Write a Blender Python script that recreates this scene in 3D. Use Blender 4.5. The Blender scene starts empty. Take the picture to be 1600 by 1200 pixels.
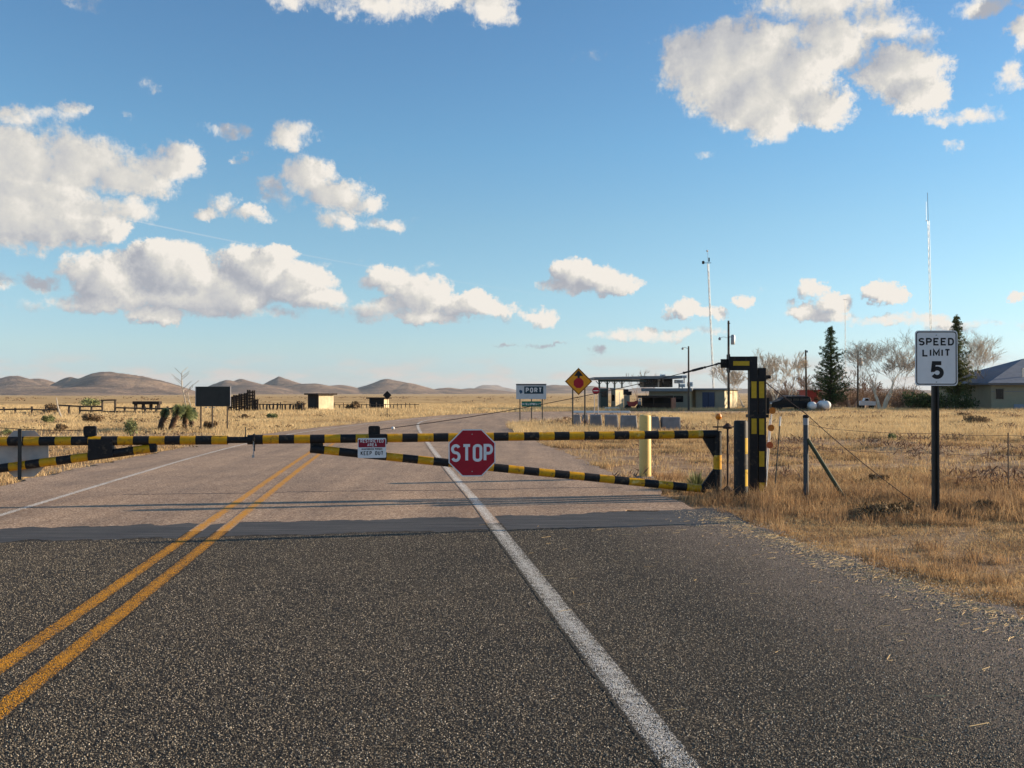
import bpy, bmesh, math, random
import numpy as np
from mathutils import Vector, Matrix, noise as mnoise
R = math.radians
sc = bpy.context.scene
col = sc.collection

# ------------------------------------------------------------------ camera
CH, F = 1.65, 1500.0            # eye height (m), focal length in pixels of the 1600 px wide photo
cam_d = bpy.data.cameras.new('camera'); cam = bpy.data.objects.new('camera', cam_d); col.objects.link(cam)
cam_d.sensor_width = 36.0; cam_d.lens = 36.0 * F / 1600.0
cam_d.clip_start = 0.05; cam_d.clip_end = 90000
PITCH = math.atan(12.0 / F)
cam.location = (0, 0, CH); cam.rotation_euler = (R(90) + PITCH, 0, 0)
sc.camera = cam

# ------------------------------------------------------------------ light
SUN_AZ, SUN_EL = R(77), R(14)   # clockwise from the view direction (+Y)
sun_dir = Vector((math.sin(SUN_AZ) * math.cos(SUN_EL), math.cos(SUN_AZ) * math.cos(SUN_EL), math.sin(SUN_EL)))
sl = bpy.data.lights.new('sun', 'SUN'); sl.energy = 5.0; sl.angle = R(0.5); sl.color = (1.0, 0.80, 0.56)
so = bpy.data.objects.new('sun', sl); col.objects.link(so)
so.rotation_euler = (-sun_dir).to_track_quat('-Z', 'Y').to_euler()
sc.view_settings.view_transform = 'Standard'; sc.view_settings.look = 'None'
sc.view_settings.exposure = 0.9; sc.view_settings.gamma = 1.0
sc.view_settings.use_curve_mapping = False

def lk(nt, a, ao, b, bi): nt.links.new(a.outputs[ao], b.inputs[bi])
def node(nt, t, **kw):
    n = nt.nodes.new(t)
    for k, v in kw.items(): setattr(n, k, v)
    return n
def setin(n, **kw):
    for k, v in kw.items():
        n.inputs[k.replace('_', ' ')].default_value = v

def px_dir(px, py):             # pixel of the photo -> (azimuth, elevation)
    x = (px - 800) / F; v = (600 - py) / F
    y = math.cos(PITCH) - v * math.sin(PITCH); z = math.sin(PITCH) + v * math.cos(PITCH)
    return math.atan2(x, y), math.atan2(z, math.hypot(x, y))

# clouds: (px, py, rx, ry, weight); each is a puff of a cloud given as a direction in the sky
CLOUDS = [
 (600,5,78,34,.62),(680,-2,70,20,.5),(765,8,48,34,.66),(465,-8,60,28,.45),(130,5,40,18,.2),
 (1125,105,95,74,1.15),(1170,90,80,62,1.1),(1190,160,88,62,1.15),(1110,75,76,45,.8),(1245,125,66,70,1.0),(1290,168,48,36,.95),(1300,-12,135,60,.75),
 (1300,65,66,50,.85),(1408,112,76,46,1.15),(1440,150,52,32,1.1),(1372,42,66,30,.5),(1215,60,60,26,.6),(1450,75,40,40,.35),(1062,45,30,12,.3),
 (1520,180,52,15,.45),(1470,188,30,10,.35),(1575,118,26,26,.38),(1545,8,70,18,.42),(1600,50,32,28,.7),(1492,226,14,10,.25),(1095,240,22,8,.18),(940,88,45,14,.15),
 (0,178,100,20,.55),(75,180,60,15,.45),(115,172,30,14,.45),(60,200,60,14,.3),
 (0,245,200,58,.9),(120,255,120,48,.8),(190,272,80,40,.72),(283,240,40,26,.72),(262,262,55,26,.7),(225,285,70,24,.65),
 (0,335,190,56,1.15),(110,352,95,34,1.1),(168,352,38,32,1.05),(50,300,100,34,.9),(170,322,80,24,.7),
 (360,205,26,14,.4),(325,200,26,9,.25),(232,138,26,12,.3),(203,175,14,7,.15),(385,247,16,8,.35),(460,212,40,26,.55),
 (482,280,46,36,.8),(520,305,56,30,.8),(572,318,34,18,.6),(515,268,26,16,.5),(530,343,34,18,.55),(605,348,42,10,.4),(440,300,40,24,.35),
 (350,318,24,20,.6),(388,334,38,14,.6),(318,332,26,11,.5),(248,345,12,14,.3),
 (262,420,74,46,1.3),(245,398,46,26,1.2),(305,425,50,40,1.2),(175,438,58,40,1.1),(140,425,55,30,.9),(400,420,60,42,1.3),(420,400,36,20,1.2),(462,440,60,34,1.2),
 (360,452,84,40,1.0),(290,465,130,26,.9),(500,465,56,20,.8),(160,472,84,22,.75),(252,492,56,15,.8),(40,438,64,14,.42),(320,482,120,18,.6),(425,486,70,10,.4),(560,485,60,18,.4),
 (50,475,60,10,.15),
 (610,438,52,22,.9),(655,462,48,32,.95),(615,480,60,22,.6),(665,494,66,14,.8),(735,474,56,20,.95),(775,482,36,14,.7),(845,495,40,16,.95),(700,495,90,14,.4),
 (895,425,42,24,1.1),(930,436,50,22,1.1),(965,447,36,14,.9),(870,445,36,16,.7),(910,450,70,12,.6),
 (1072,482,30,17,1.1),(1105,490,34,12,.9),(1162,468,14,12,.8),(1188,446,12,12,.2),(1378,455,26,18,1.1),(1402,462,26,14,1.0),
 (1265,452,28,17,.9),(1300,470,34,17,.95),(1262,486,44,15,.8),(1300,492,50,12,.7),(1390,500,110,11,.55),(1500,508,100,9,.45),(1232,478,14,8,.3),(1580,463,16,9,.8),
 (1010,524,95,11,.55),(1075,520,70,9,.5),(815,540,60,4,.45),(940,552,16,8,.4),(520,408,50,5,.12),(640,420,60,5,.1),
]
world = bpy.data.worlds.new('World'); sc.world = world; world.use_nodes = True
wt = world.node_tree; wt.nodes.clear()
def cloud_group(fine):
    g = bpy.data.node_groups.new('cloud_field', 'ShaderNodeTree')
    g.interface.new_socket('P', in_out='INPUT', socket_type='NodeSocketVector')
    g.interface.new_socket('H', in_out='OUTPUT', socket_type='NodeSocketFloat')
    gi = node(g, 'NodeGroupInput'); go = node(g, 'NodeGroupOutput')
    # domain warp
    n1 = node(g, 'ShaderNodeTexNoise', noise_dimensions='2D'); setin(n1, Scale=24.0, Detail=7.0 if fine else 5.0, Roughness=.74)
    lk(g, gi, 0, n1, 'Vector')
    w = node(g, 'ShaderNodeVectorMath', operation='MULTIPLY_ADD'); lk(g, n1, 'Color', w, 0)
    w.inputs[1].default_value = (.044, .030, 0); w.inputs[2].default_value = (-.022, -.015, 0)
    w2 = node(g, 'ShaderNodeVectorMath', operation='ADD'); lk(g, gi, 0, w2, 0); lk(g, w, 0, w2, 1)
    prev = None
    for (px, py, rx, ry, wg) in CLOUDS:
        if py > 370 and wg > .65: wg *= 1.12
        if not fine and wg < .5: continue
        u, v = px_dir(px, py); u2, v2 = px_dir(px + rx, py - ry); u2 -= u; v2 = px_dir(px, py - ry)[1] - v
        a = node(g, 'ShaderNodeVectorMath', operation='MULTIPLY_ADD'); lk(g, w2, 0, a, 0)
        a.inputs[1].default_value = (1 / (u2 * 1.12), 1 / (v2 * 1.12), 0); a.inputs[2].default_value = (-u / (u2 * 1.12), -v / (v2 * 1.12), 0)
        d = node(g, 'ShaderNodeVectorMath', operation='DOT_PRODUCT'); lk(g, a, 0, d, 0); lk(g, a, 0, d, 1)
        m = node(g, 'ShaderNodeMath', operation='MULTIPLY_ADD'); lk(g, d, 'Value', m, 0); m.inputs[1].default_value = -wg; m.inputs[2].default_value = wg
        if prev is None: prev = m
        else:
            x = node(g, 'ShaderNodeMath', operation='SMOOTH_MAX'); lk(g, prev, 0, x, 0); lk(g, m, 0, x, 1); x.inputs[2].default_value = .12; prev = x
    n2 = node(g, 'ShaderNodeTexNoise', noise_dimensions='2D'); setin(n2, Scale=34.0 if fine else 34.0, Detail=9.0 if fine else 6.0, Roughness=.66 if fine else .60)
    lk(g, gi, 0, n2, 'Vector')
    f = node(g, 'ShaderNodeMath', operation='MULTIPLY_ADD'); lk(g, n2, 0, f, 0); f.inputs[1].default_value = 1.5 if fine else .52; lk(g, prev, 0, f, 2)
    f2 = node(g, 'ShaderNodeMath', operation='SUBTRACT'); lk(g, f, 0, f2, 0); f2.inputs[1].default_value = .78 if fine else .27
    lk(g, f2, 0, go, 0)
    for k, o in ((1, prev), (2, n2)):
        pass
    return g
def build_world():
    M = lambda op, a, b=None, c=None, cl=False: _m(op, a, b, c, cl)
    def _m(op, a, b, c, cl):
        n = node(wt, 'ShaderNodeMath', operation=op, use_clamp=cl)
        for i, s in enumerate((a, b, c)):
            if s is None: continue
            if isinstance(s, (int, float)): n.inputs[i].default_value = s
            else: wt.links.new(s, n.inputs[i])
        return n.outputs[0]
    out = node(wt, 'ShaderNodeOutputWorld'); bg = node(wt, 'ShaderNodeBackground'); lk(wt, bg, 0, out, 0)
    sky = node(wt, 'ShaderNodeTexSky', sky_type='NISHITA', sun_disc=False, sun_elevation=SUN_EL, sun_rotation=SUN_AZ,
               altitude=1300, air_density=1.0, dust_density=.35, ozone_density=2.0)
    gm = node(wt, 'ShaderNodeGamma'); lk(wt, sky, 0, gm, 0); gm.inputs[1].default_value = 1.0
    tc = node(wt, 'ShaderNodeTexCoord'); sp = node(wt, 'ShaderNodeSeparateXYZ'); lk(wt, tc, 'Generated', sp, 0)
    X, Y, Z = sp.outputs
    az = M('ARCTAN2', X, M('ABSOLUTE', Y)); el = M('ARCSINE', Z)
    tr_ = node(wt, 'ShaderNodeValToRGB'); te = tr_.color_ramp.elements
    wt.links.new(M('MULTIPLY', M('ABSOLUTE', el), 2.0), tr_.inputs[0])
    te[0].position = 0; te[0].color = (.52, .62, .98, 1); te[1].position = 1; te[1].color = (.61, .85, .94, 1)
    for p_, c_ in ((.05, (.58, .68, .94, 1)), (.09, (.66, .74, .88, 1)), (.2, (.74, .84, .87, 1)), (.34, (.76, .90, .89, 1)), (.5, (.70, .93, .96, 1)), (.72, (.66, .89, .97, 1))): te.new(p_).color = c_
    tint = node(wt, 'ShaderNodeMixRGB', blend_type='MULTIPLY'); tint.inputs[0].default_value = 1.0; lk(wt, gm, 0, tint, 1); lk(wt, tr_, 0, tint, 2)
    P = node(wt, 'ShaderNodeCombineXYZ'); wt.links.new(az, P.inputs[0]); wt.links.new(el, P.inputs[1])
    gf, gs = cloud_group(True), cloud_group(False)
    g0 = node(wt, 'ShaderNodeGroup', node_tree=gf); lk(wt, P, 0, g0, 0)
    g1 = node(wt, 'ShaderNodeGroup', node_tree=gs); lk(wt, P, 0, g1, 0)
    off = node(wt, 'ShaderNodeCombineXYZ'); wt.links.new(M('ADD', az, .014), off.inputs[0])
    wt.links.new(M('ADD', el, M('MULTIPLY', M('SUBTRACT', .21, el), .085)), off.inputs[1])   # towards the low sun
    g2 = node(wt, 'ShaderNodeGroup', node_tree=gs); lk(wt, off, 0, g2, 0)
    H, S1, S2 = g0.outputs[0], g1.outputs[0], g2.outputs[0]
    # fade to nothing below the horizon
    mr = node(wt, 'ShaderNodeMapRange', interpolation_type='SMOOTHSTEP'); wt.links.new(H, mr.inputs[0])
    mr.inputs[1].default_value = .0; mr.inputs[2].default_value = .56
    alpha = mr.outputs[0]
    # lit side towards the sun, grey where the cloud is deep or turned away
    slope = M('SUBTRACT', S1, S2)
    lit = M('MULTIPLY_ADD', slope, .95, .62)
    lit = M('MULTIPLY_ADD', M('SUBTRACT', H, S1), .12, lit)
    lit = M('ADD', lit, M('MULTIPLY', M('SUBTRACT', .42, H, None, True), .55))
    lit = M('SUBTRACT', lit, M('MULTIPLY', M('MAXIMUM', M('SUBTRACT', H, .55), 0), .10), cl=True)
    cr = node(wt, 'ShaderNodeValToRGB'); wt.links.new(lit, cr.inputs[0])
    e = cr.color_ramp.elements; e[0].position = .10; e[0].color = (.40, .42, .47, 1); e[1].position = .95; e[1].color = (.88, .83, .76, 1)
    k = e.new(.42); k.color = (.54, .545, .56, 1); k = e.new(.68); k.color = (.69, .67, .63, 1)
    cmul = node(wt, 'ShaderNodeMixRGB', blend_type='MULTIPLY'); cmul.inputs[0].default_value = 1; lk(wt, cr, 0, cmul, 1)
    cmul.inputs[2].default_value = (CB, CB, CB, 1)
    # low hazy streaks near the horizon
    ms = node(wt, 'ShaderNodeVectorMath', operation='MULTIPLY'); lk(wt, P, 0, ms, 0); ms.inputs[1].default_value = (1, 4.2, 1)
    ns = node(wt, 'ShaderNodeTexNoise', noise_dimensions='2D'); setin(ns, Scale=13.0, Detail=6.0, Roughness=.6); lk(wt, ms, 0, ns, 'Vector')
    band = M('SUBTRACT', 1.0, M('DIVIDE', M('ABSOLUTE', M('SUBTRACT', el, .016)), .024), cl=True)
    st = M('MULTIPLY', M('MULTIPLY_ADD', ns.outputs[0], 5.5, -2.45, True), M('MULTIPLY', band, 1.1, None, True))
    # a condensation trail
    c0, c1, c2 = px_dir(0, 297), px_dir(400, 384), px_dir(860, 462)
    A = np.array([[1, c[0], c[0] ** 2] for c in (c0, c1, c2)]); q = np.linalg.solve(A, [c[1] for c in (c0, c1, c2)])
    line = M('ADD', M('MULTIPLY_ADD', az, float(q[1]), float(q[0])), M('MULTIPLY', M('MULTIPLY', az, az), float(q[2])))
    d = M('DIVIDE', M('ABSOLUTE', M('SUBTRACT', el, line)), .0011)
    tr = M('MULTIPLY', M('SUBTRACT', 1.0, d, cl=True), M('SUBTRACT', .42, M('MULTIPLY', M('ADD', az, .49), .72), cl=True))
    mix1 = node(wt, 'ShaderNodeMixRGB'); wt.links.new(st, mix1.inputs[0]); lk(wt, tint, 0, mix1, 1); mix1.inputs[2].default_value = (CB*.64, CB*.61, CB*.58, 1)
    mix0 = node(wt, 'ShaderNodeMixRGB'); wt.links.new(tr, mix0.inputs[0]); lk(wt, mix1, 0, mix0, 1); mix0.inputs[2].default_value = (CB*.75, CB*.76, CB*.78, 1)
    mix = node(wt, 'ShaderNodeMixRGB'); wt.links.new(alpha, mix.inputs[0]); lk(wt, mix0, 0, mix, 1); lk(wt, cmul, 0, mix, 2)
    lk(wt, mix, 0, bg, 0); bg.inputs[1].default_value = SKY
CB, SKY = 5.4, 0.102
build_world()
world.cycles.sampling_method = 'MANUAL'; world.cycles.sample_map_resolution = 512

# ------------------------------------------------------------------ helpers
def ray(px, py):
    x = (px - 800) / F; v = (600 - py) / F
    y = math.cos(PITCH) - v * math.sin(PITCH); z = math.sin(PITCH) + v * math.cos(PITCH)
    return x / y, z / y
def gz(x, y):                   # height of the land
    r = math.hypot(x, y); return -0.0035 * min(max(r - 60, 0), 3000)
def P(px, py, d):
    a, b = ray(px, py); return Vector((a * d, d, CH + b * d))
def G(px, py):
    a, b = ray(px, py); d = -CH / b
    for _ in range(12): d = (gz(a * d, d) - CH) / b
    return Vector((a * d, d, gz(a * d, d)))
def on(px, d):                  # ground point under pixel column px at depth d
    a, _ = ray(px, 620); return Vector((a * d, d, gz(a * d, d)))
def m_per_px(d): return d / F

class MB:
    def __init__(s): s.v = []; s.f = []; s.m = []
    def add(s, vs, fs, mi=0):
        o = len(s.v); s.v += [tuple(v) for v in vs]; s.f += [tuple(i + o for i in f) for f in fs]; s.m += [mi] * len(fs); return s
    def box(s, c, d, mi=0, rz=0, bev=0.0, M=None):
        x, y, z = (t / 2 for t in d)
        if bev > 0:
            b = min(bev, x * .9, y * .9, z * .9); vs = []; bm = bmesh.new()
            bmesh.ops.create_cube(bm, size=1.0)
            for v in bm.verts: v.co = Vector((v.co.x * d[0], v.co.y * d[1], v.co.z * d[2]))
            bmesh.ops.bevel(bm, geom=bm.edges[:], offset=b, segments=2, profile=.5, affect='EDGES')
            bm.verts.index_update(); vs = [v.co.copy() for v in bm.verts]; fs = [[v.index for v in f.verts] for f in bm.faces]; bm.free()
        else:
            vs = [Vector((i, j, k)) for i in (-x, x) for j in (-y, y) for k in (-z, z)]
            fs = [(0, 1, 3, 2), (4, 6, 7, 5), (0, 4, 5, 1), (2, 3, 7, 6), (0, 2, 6, 4), (1, 5, 7, 3)]
        T = Matrix.Translation(Vector(c)) @ Matrix.Rotation(rz, 4, 'Z')
        if M is not None: T = Matrix.Translation(Vector(c)) @ M.to_4x4()
        return s.add([T @ v for v in vs], fs, mi)
    def tube(s, pts, rad, n=8, mi=0, cap=True):
        pts = [Vector(p) for p in pts]; rad = rad if isinstance(rad, (list, tuple)) else [rad] * len(pts)
        vs = []; up = None
        for i, p in enumerate(pts):
            t = (pts[min(i + 1, len(pts) - 1)] - pts[max(i - 1, 0)]).normalized()
            if up is None: up = Vector((0, 0, 1)) if abs(t.z) < .9 else Vector((1, 0, 0))
            a = t.cross(up).normalized(); b = a.cross(t).normalized(); up = b
            for k in range(n):
                q = 2 * math.pi * k / n; vs.append(p + (a * math.cos(q) + b * math.sin(q)) * rad[i])
        fs = [(i * n + k, i * n + (k + 1) % n, (i + 1) * n + (k + 1) % n, (i + 1) * n + k) for i in range(len(pts) - 1) for k in range(n)]
        if cap: fs += [tuple(range(n))[::-1], tuple((len(pts) - 1) * n + k for k in range(n))]
        return s.add(vs, fs, mi)
    def prism(s, poly, y0, y1, mi=0):       # polygon in the XZ plane extruded along Y
        n = len(poly); vs = [(x, y0, z) for x, z in poly] + [(x, y1, z) for x, z in poly]
        fs = [tuple(range(n)), tuple(range(2 * n - 1, n - 1, -1))] + [(i, (i + 1) % n, n + (i + 1) % n, n + i) for i in range(n)]
        return s.add(vs, fs, mi)
    def lathe(s, prof, c=(0, 0, 0), n=20, mi=0):   # (r, z) profile round Z
        c = Vector(c); vs = [c + Vector((r * math.cos(2 * math.pi * k / n), r * math.sin(2 * math.pi * k / n), z)) for r, z in prof for k in range(n)]
        fs = [(i * n + k, i * n + (k + 1) % n, (i + 1) * n + (k + 1) % n, (i + 1) * n + k) for i in range(len(prof) - 1) for k in range(n)]
        fs += [tuple(range(n))[::-1], tuple((len(prof) - 1) * n + k for k in range(n))]
        return s.add(vs, fs, mi)
    def build(s, name, mats, parent=None, smooth=False, loc=None, **tg):
        me = bpy.data.meshes.new(name); me.from_pydata(s.v, [], s.f)
        mats = mats if isinstance(mats, (list, tuple)) else [mats]
        for m in mats: me.materials.append(m)
        if len(mats) > 1: me.polygons.foreach_set('material_index', s.m)
        bm = bmesh.new(); bm.from_mesh(me); bmesh.ops.recalc_face_normals(bm, faces=bm.faces)
        if smooth:
            for f in bm.faces: f.smooth = True
            for e in bm.edges:
                if len(e.link_faces) == 2 and e.calc_face_angle(0) > R(38): e.smooth = False
        bm.to_mesh(me); bm.free()
        return link(name, me, parent, loc, **tg)
def link(name, me, parent=None, loc=None, **tg):
    o = bpy.data.objects.new(name, me); col.objects.link(o)
    if parent is not None: o.parent = parent
    if loc is not None: o.location = loc
    for k, v in tg.items(): o[k] = v
    return o
def thing(name, loc, rz, label, category, group=None):
    o = bpy.data.objects.new(name, None); col.objects.link(o); o.location = loc; o.rotation_euler = (0, 0, rz); o.empty_display_size = .2
    o['label'] = label; o['category'] = category
    if group: o['group'] = group
    return o
def copy_tree(o, loc, rz, label, parent=None, scale=None):
    def rec(a, p):
        c = a.copy(); col.objects.link(c); c.parent = p
        for ch in a.children: rec(ch, c)
        return c
    c = rec(o, parent); c.location = loc; c.rotation_euler = (0, 0, rz); c['label'] = label
    if scale: c.scale = (scale,) * 3
    return c

def fast_mesh(name, verts, tris=None, quads=None, mats=(), attr=None):
    me = bpy.data.meshes.new(name); verts = np.asarray(verts, np.float32)
    nt_ = 0 if tris is None else len(tris); nq = 0 if quads is None else len(quads)
    loops = np.concatenate([np.asarray(a, np.int32).ravel() for a in (tris, quads) if a is not None])
    ls = np.concatenate([np.arange(nt_, dtype=np.int32) * 3, nt_ * 3 + np.arange(nq, dtype=np.int32) * 4])
    me.vertices.add(len(verts)); me.vertices.foreach_set('co', verts.ravel())
    me.loops.add(len(loops)); me.loops.foreach_set('vertex_index', loops)
    me.polygons.add(nt_ + nq); me.polygons.foreach_set('loop_start', ls)
    if attr:
        for k, a in attr.items():
            t = me.attributes.new(k, 'FLOAT', 'POINT'); t.data.foreach_set('value', np.asarray(a, np.float32))
    me.update(calc_edges=True); me.validate()
    for m in mats: me.materials.append(m)
    return me

# ------------------------------------------------------------------ materials
def mat(name, c, rough=.8, metal=0.0, var=.25, scale=6.0, c2=None, bump=0.0, bscale=None, spec=.3, coord='Object', streak=None):
    m = bpy.data.materials.new(name); m.use_nodes = True; nt = m.node_tree; b = nt.nodes['Principled BSDF']
    setin(b, Roughness=rough, Metallic=metal); b.inputs['Specular IOR Level'].default_value = spec
    tc = node(nt, 'ShaderNodeTexCoord'); vec = tc.outputs[coord]
    if streak:
        mp = node(nt, 'ShaderNodeMapping'); nt.links.new(vec, mp.inputs[0]); mp.inputs['Scale'].default_value = streak; vec = mp.outputs[0]
    n = node(nt, 'ShaderNodeTexNoise'); setin(n, Scale=scale, Detail=6.0, Roughness=.65); nt.links.new(vec, n.inputs['Vector'])
    cr = node(nt, 'ShaderNodeValToRGB'); lk(nt, n, 0, cr, 0)
    c2 = c2 or tuple(t * (1 - var) for t in c); c1 = c if c2 != c else c
    cr.color_ramp.elements[0].position = .35; cr.color_ramp.elements[0].color = (*c2, 1)
    cr.color_ramp.elements[1].position = .65; cr.color_ramp.elements[1].color = (*c1, 1)
    lk(nt, cr, 0, b, 'Base Color')
    if bump:
        bn = node(nt, 'ShaderNodeBump'); bn.inputs['Strength'].default_value = bump; bn.inputs['Distance'].default_value = .01
        n2 = node(nt, 'ShaderNodeTexNoise'); setin(n2, Scale=bscale or scale * 8, Detail=4.0); nt.links.new(vec, n2.inputs['Vector'])
        lk(nt, n2, 0, bn, 'Height'); lk(nt, bn, 0, b, 'Normal')
    return m
M_black = mat('black_paint', (.012, .012, .014), .55, spec=.2, c2=(.024, .022, .022), scale=9, bump=.15, bscale=40)
M_yell = mat('yellow_paint', (.72, .36, .006), .5, c2=(.55, .27, .01), scale=12, bump=.1, bscale=40)
M_black0 = M_black
M_tape = mat('yellow_reflector', (.66, .40, .02), .45, var=.2, scale=20)
M_amber = mat('amber_reflector', (.85, .24, .01), .35, var=.2, scale=30, spec=.5)
M_cream = mat('cream_paint', (.80, .54, .17), .5, c2=(.72, .47, .15), scale=3, bump=.08)
M_red = mat('sign_red', (.40, .006, .022), .45, c2=(.33, .006, .02), scale=5)
M_white = mat('sign_white', (.78, .78, .78), .5, var=.08, scale=5)
M_legend = mat('black_legend', (.015, .015, .018), .5, var=.2)
M_galv = mat('galvanised_steel', (.42, .42, .41), .5, .55, var=.2, scale=8)
M_alu = mat('sign_back', (.47, .45, .43), .6, .15, c2=(.36, .34, .33), scale=5)
M_steel = mat('dark_steel', (.05, .045, .045), .5, .5, var=.4, scale=20)
M_rust = mat('rusty_steel', (.09, .055, .04), .8, c2=(.045, .032, .028), scale=14, bump=.2)
M_wood = mat('grey_timber', (.11, .085, .065), .9, c2=(.05, .038, .03), scale=4, bump=.4, streak=(6, 6, 1))
M_palewood = mat('bleached_wood', (.5, .44, .36), .9, c2=(.32, .27, .22), scale=5, bump=.3)
M_darkwood = mat('dark_timber', (.045, .032, .025), .9, c2=(.02, .015, .013), scale=4, bump=.3)
M_poleblk = mat('sign_post', (.030, .032, .03), .6, c2=(.05, .045, .04), scale=10)
M_conc = mat('concrete', (.27, .265, .27), .9, c2=(.2, .195, .2), scale=3, bump=.3)
M_wallc = mat('sunlit_cream_wall', (.82, .70, .46), .85, c2=(.60, .50, .33), scale=2)  # end walls towards the sun, with the sunlight put into the colour
M_wallg = mat('shaded_and_taupe_wall', (.30, .27, .20), .85, c2=(.25, .22, .17), scale=1.2)  # building fronts with their shade put into the colour; also plain taupe trim
M_roofg = mat('grey_roof', (.22, .23, .24), .6, var=.2, scale=2)
M_roofb = mat('blue_grey_shingle', (.16, .19, .24), .8, c2=(.12, .145, .19), scale=2.0, bump=.3)
M_dark = mat('dark_void', (.018, .017, .018), .8, var=.3)
M_blued = mat('blue_door', (.05, .065, .12), .6, var=.2)
M_green = mat('dark_green_panel', (.05, .07, .06), .6, var=.2)
M_gsign = mat('green_sign', (.01, .16, .11), .5, var=.1)
M_bsign = mat('blue_black_sign', (.012, .05, .075), .5, var=.2)
M_osign = mat('yellow_sign', (.80, .33, .012), .5, c2=(.72, .28, .012), scale=4)
M_wpaint = mat('white_paint', (.78, .77, .74), .5, var=.1)
M_redp = mat('red_paint', (.33, .045, .035), .6, var=.25)
M_adobe = mat('pink_brick', (.48, .22, .14), .9, var=.3)
M_glass = mat('dark_glass', (.008, .009, .011), .2, var=.1, spec=.35)
M_car = mat('dark_car_paint', (.004, .005, .006), .45, var=.2, spec=.2)
M_tyre = mat('tyre', (.02, .02, .02), .9, var=.2)
M_rub = mat('grey_post_paint', (.055, .062, .07), .6, c2=(.08, .085, .09), scale=10)
M_greenpost = mat('green_post_paint', (.07, .085, .05), .7, var=.3, scale=10)
M_barkpale = mat('pale_bark', (.78, .68, .54), .9, c2=(.55, .46, .35), scale=3)
M_barkbrown = mat('brown_bark', (.42, .29, .20), .9, c2=(.26, .18, .13), scale=3)
M_twig = mat('pale_twigs', (.50, .40, .30), .9, c2=(.34, .26, .19), scale=3)
M_barkdark = mat('dark_bark', (.09, .065, .05), .9, c2=(.05, .037, .03), scale=3)

def wear(m, c, amt=.70, scale=14):
    nt = m.node_tree; b = nt.nodes['Principled BSDF']; src = b.inputs['Base Color'].links[0].from_socket
    tc = node(nt, 'ShaderNodeTexCoord'); n = node(nt, 'ShaderNodeTexNoise'); setin(n, Scale=scale, Detail=8.0, Roughness=.7); lk(nt, tc, 'Object', n, 'Vector')
    mr = node(nt, 'ShaderNodeMapRange'); lk(nt, n, 0, mr, 0); mr.inputs[1].default_value = amt - .1; mr.inputs[2].default_value = amt; mr.inputs[4].default_value = .85
    mx = node(nt, 'ShaderNodeMixRGB'); lk(nt, mr, 0, mx, 0); nt.links.new(src, mx.inputs[1]); mx.inputs[2].default_value = (*c, 1); lk(nt, mx, 0, b, 'Base Color')
wear(M_yell, (.13, .06, .03), .66, 11); wear(M_yell, (.80, .60, .22), .68, 5); wear(M_black, (.10, .075, .05), .66, 9); wear(M_cream, (.35, .22, .10), .70, 6); wear(M_white, (.42, .36, .30), .74, 9)
def leaf_mat(name, c, c2, trans=.25, nscale=.6):
    m = bpy.data.materials.new(name); m.use_nodes = True; nt = m.node_tree; b = nt.nodes['Principled BSDF']; out = nt.nodes['Material Output']
    setin(b, Roughness=.75); b.inputs['Specular IOR Level'].default_value = .15
    at = node(nt, 'ShaderNodeAttribute', attribute_name='v')
    tc = node(nt, 'ShaderNodeTexCoord'); n = node(nt, 'ShaderNodeTexNoise'); setin(n, Scale=nscale, Detail=4.0); lk(nt, tc, 'Object', n, 'Vector')
    f = node(nt, 'ShaderNodeMath', operation='MULTIPLY_ADD', use_clamp=True); lk(nt, n, 0, f, 0); f.inputs[1].default_value = 1.9
    f2 = node(nt, 'ShaderNodeMath', operation='MULTIPLY_ADD'); lk(nt, at, 'Fac', f2, 0); f2.inputs[1].default_value = .9; f2.inputs[2].default_value = -.92
    lk(nt, f2, 0, f, 2)
    mx = node(nt, 'ShaderNodeMixRGB'); lk(nt, f, 0, mx, 0); mx.inputs[1].default_value = (*c2, 1); mx.inputs[2].default_value = (*c, 1)
    lk(nt, mx, 0, b, 'Base Color')
    tr = node(nt, 'ShaderNodeBsdfTranslucent'); lk(nt, mx, 0, tr, 0)
    ms = node(nt, 'ShaderNodeMixShader'); ms.inputs[0].default_value = trans; lk(nt, b, 0, ms, 1); lk(nt, tr, 0, ms, 2); lk(nt, ms, 0, out, 0)
    return m
M_grass = leaf_mat('dry_grass', (.74, .53, .27), (.27, .165, .09), .3, .9)
M_grassr = leaf_mat('red_brown_grass', (.58, .38, .19), (.20, .12, .07), .3, 1.1)
M_grasspale = leaf_mat('pale_gold_grass', (.80, .62, .34), (.46, .32, .17), .3, .25)
M_straw = leaf_mat('straw', (.75, .55, .28), (.5, .33, .15), .1, 2)
M_needle = leaf_mat('needles', (.10, .14, .05), (.025, .045, .02), .15, .8)
M_needle2 = leaf_mat('olive_needles', (.16, .17, .05), (.06, .075, .03), .2, .8)
M_yucca = leaf_mat('yucca_leaf', (.42, .45, .21), (.12, .15, .07), .15, 2)
M_thatch = leaf_mat('dead_yucca_leaf', (.26, .16, .09), (.10, .06, .04), .1, 2)
M_bush = leaf_mat('grey_green_shrub', (.28, .30, .13), (.12, .13, .06), .2, 1)
M_scrub = leaf_mat('brown_scrub', (.30, .20, .11), (.12, .085, .05), .2, 1)

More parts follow.
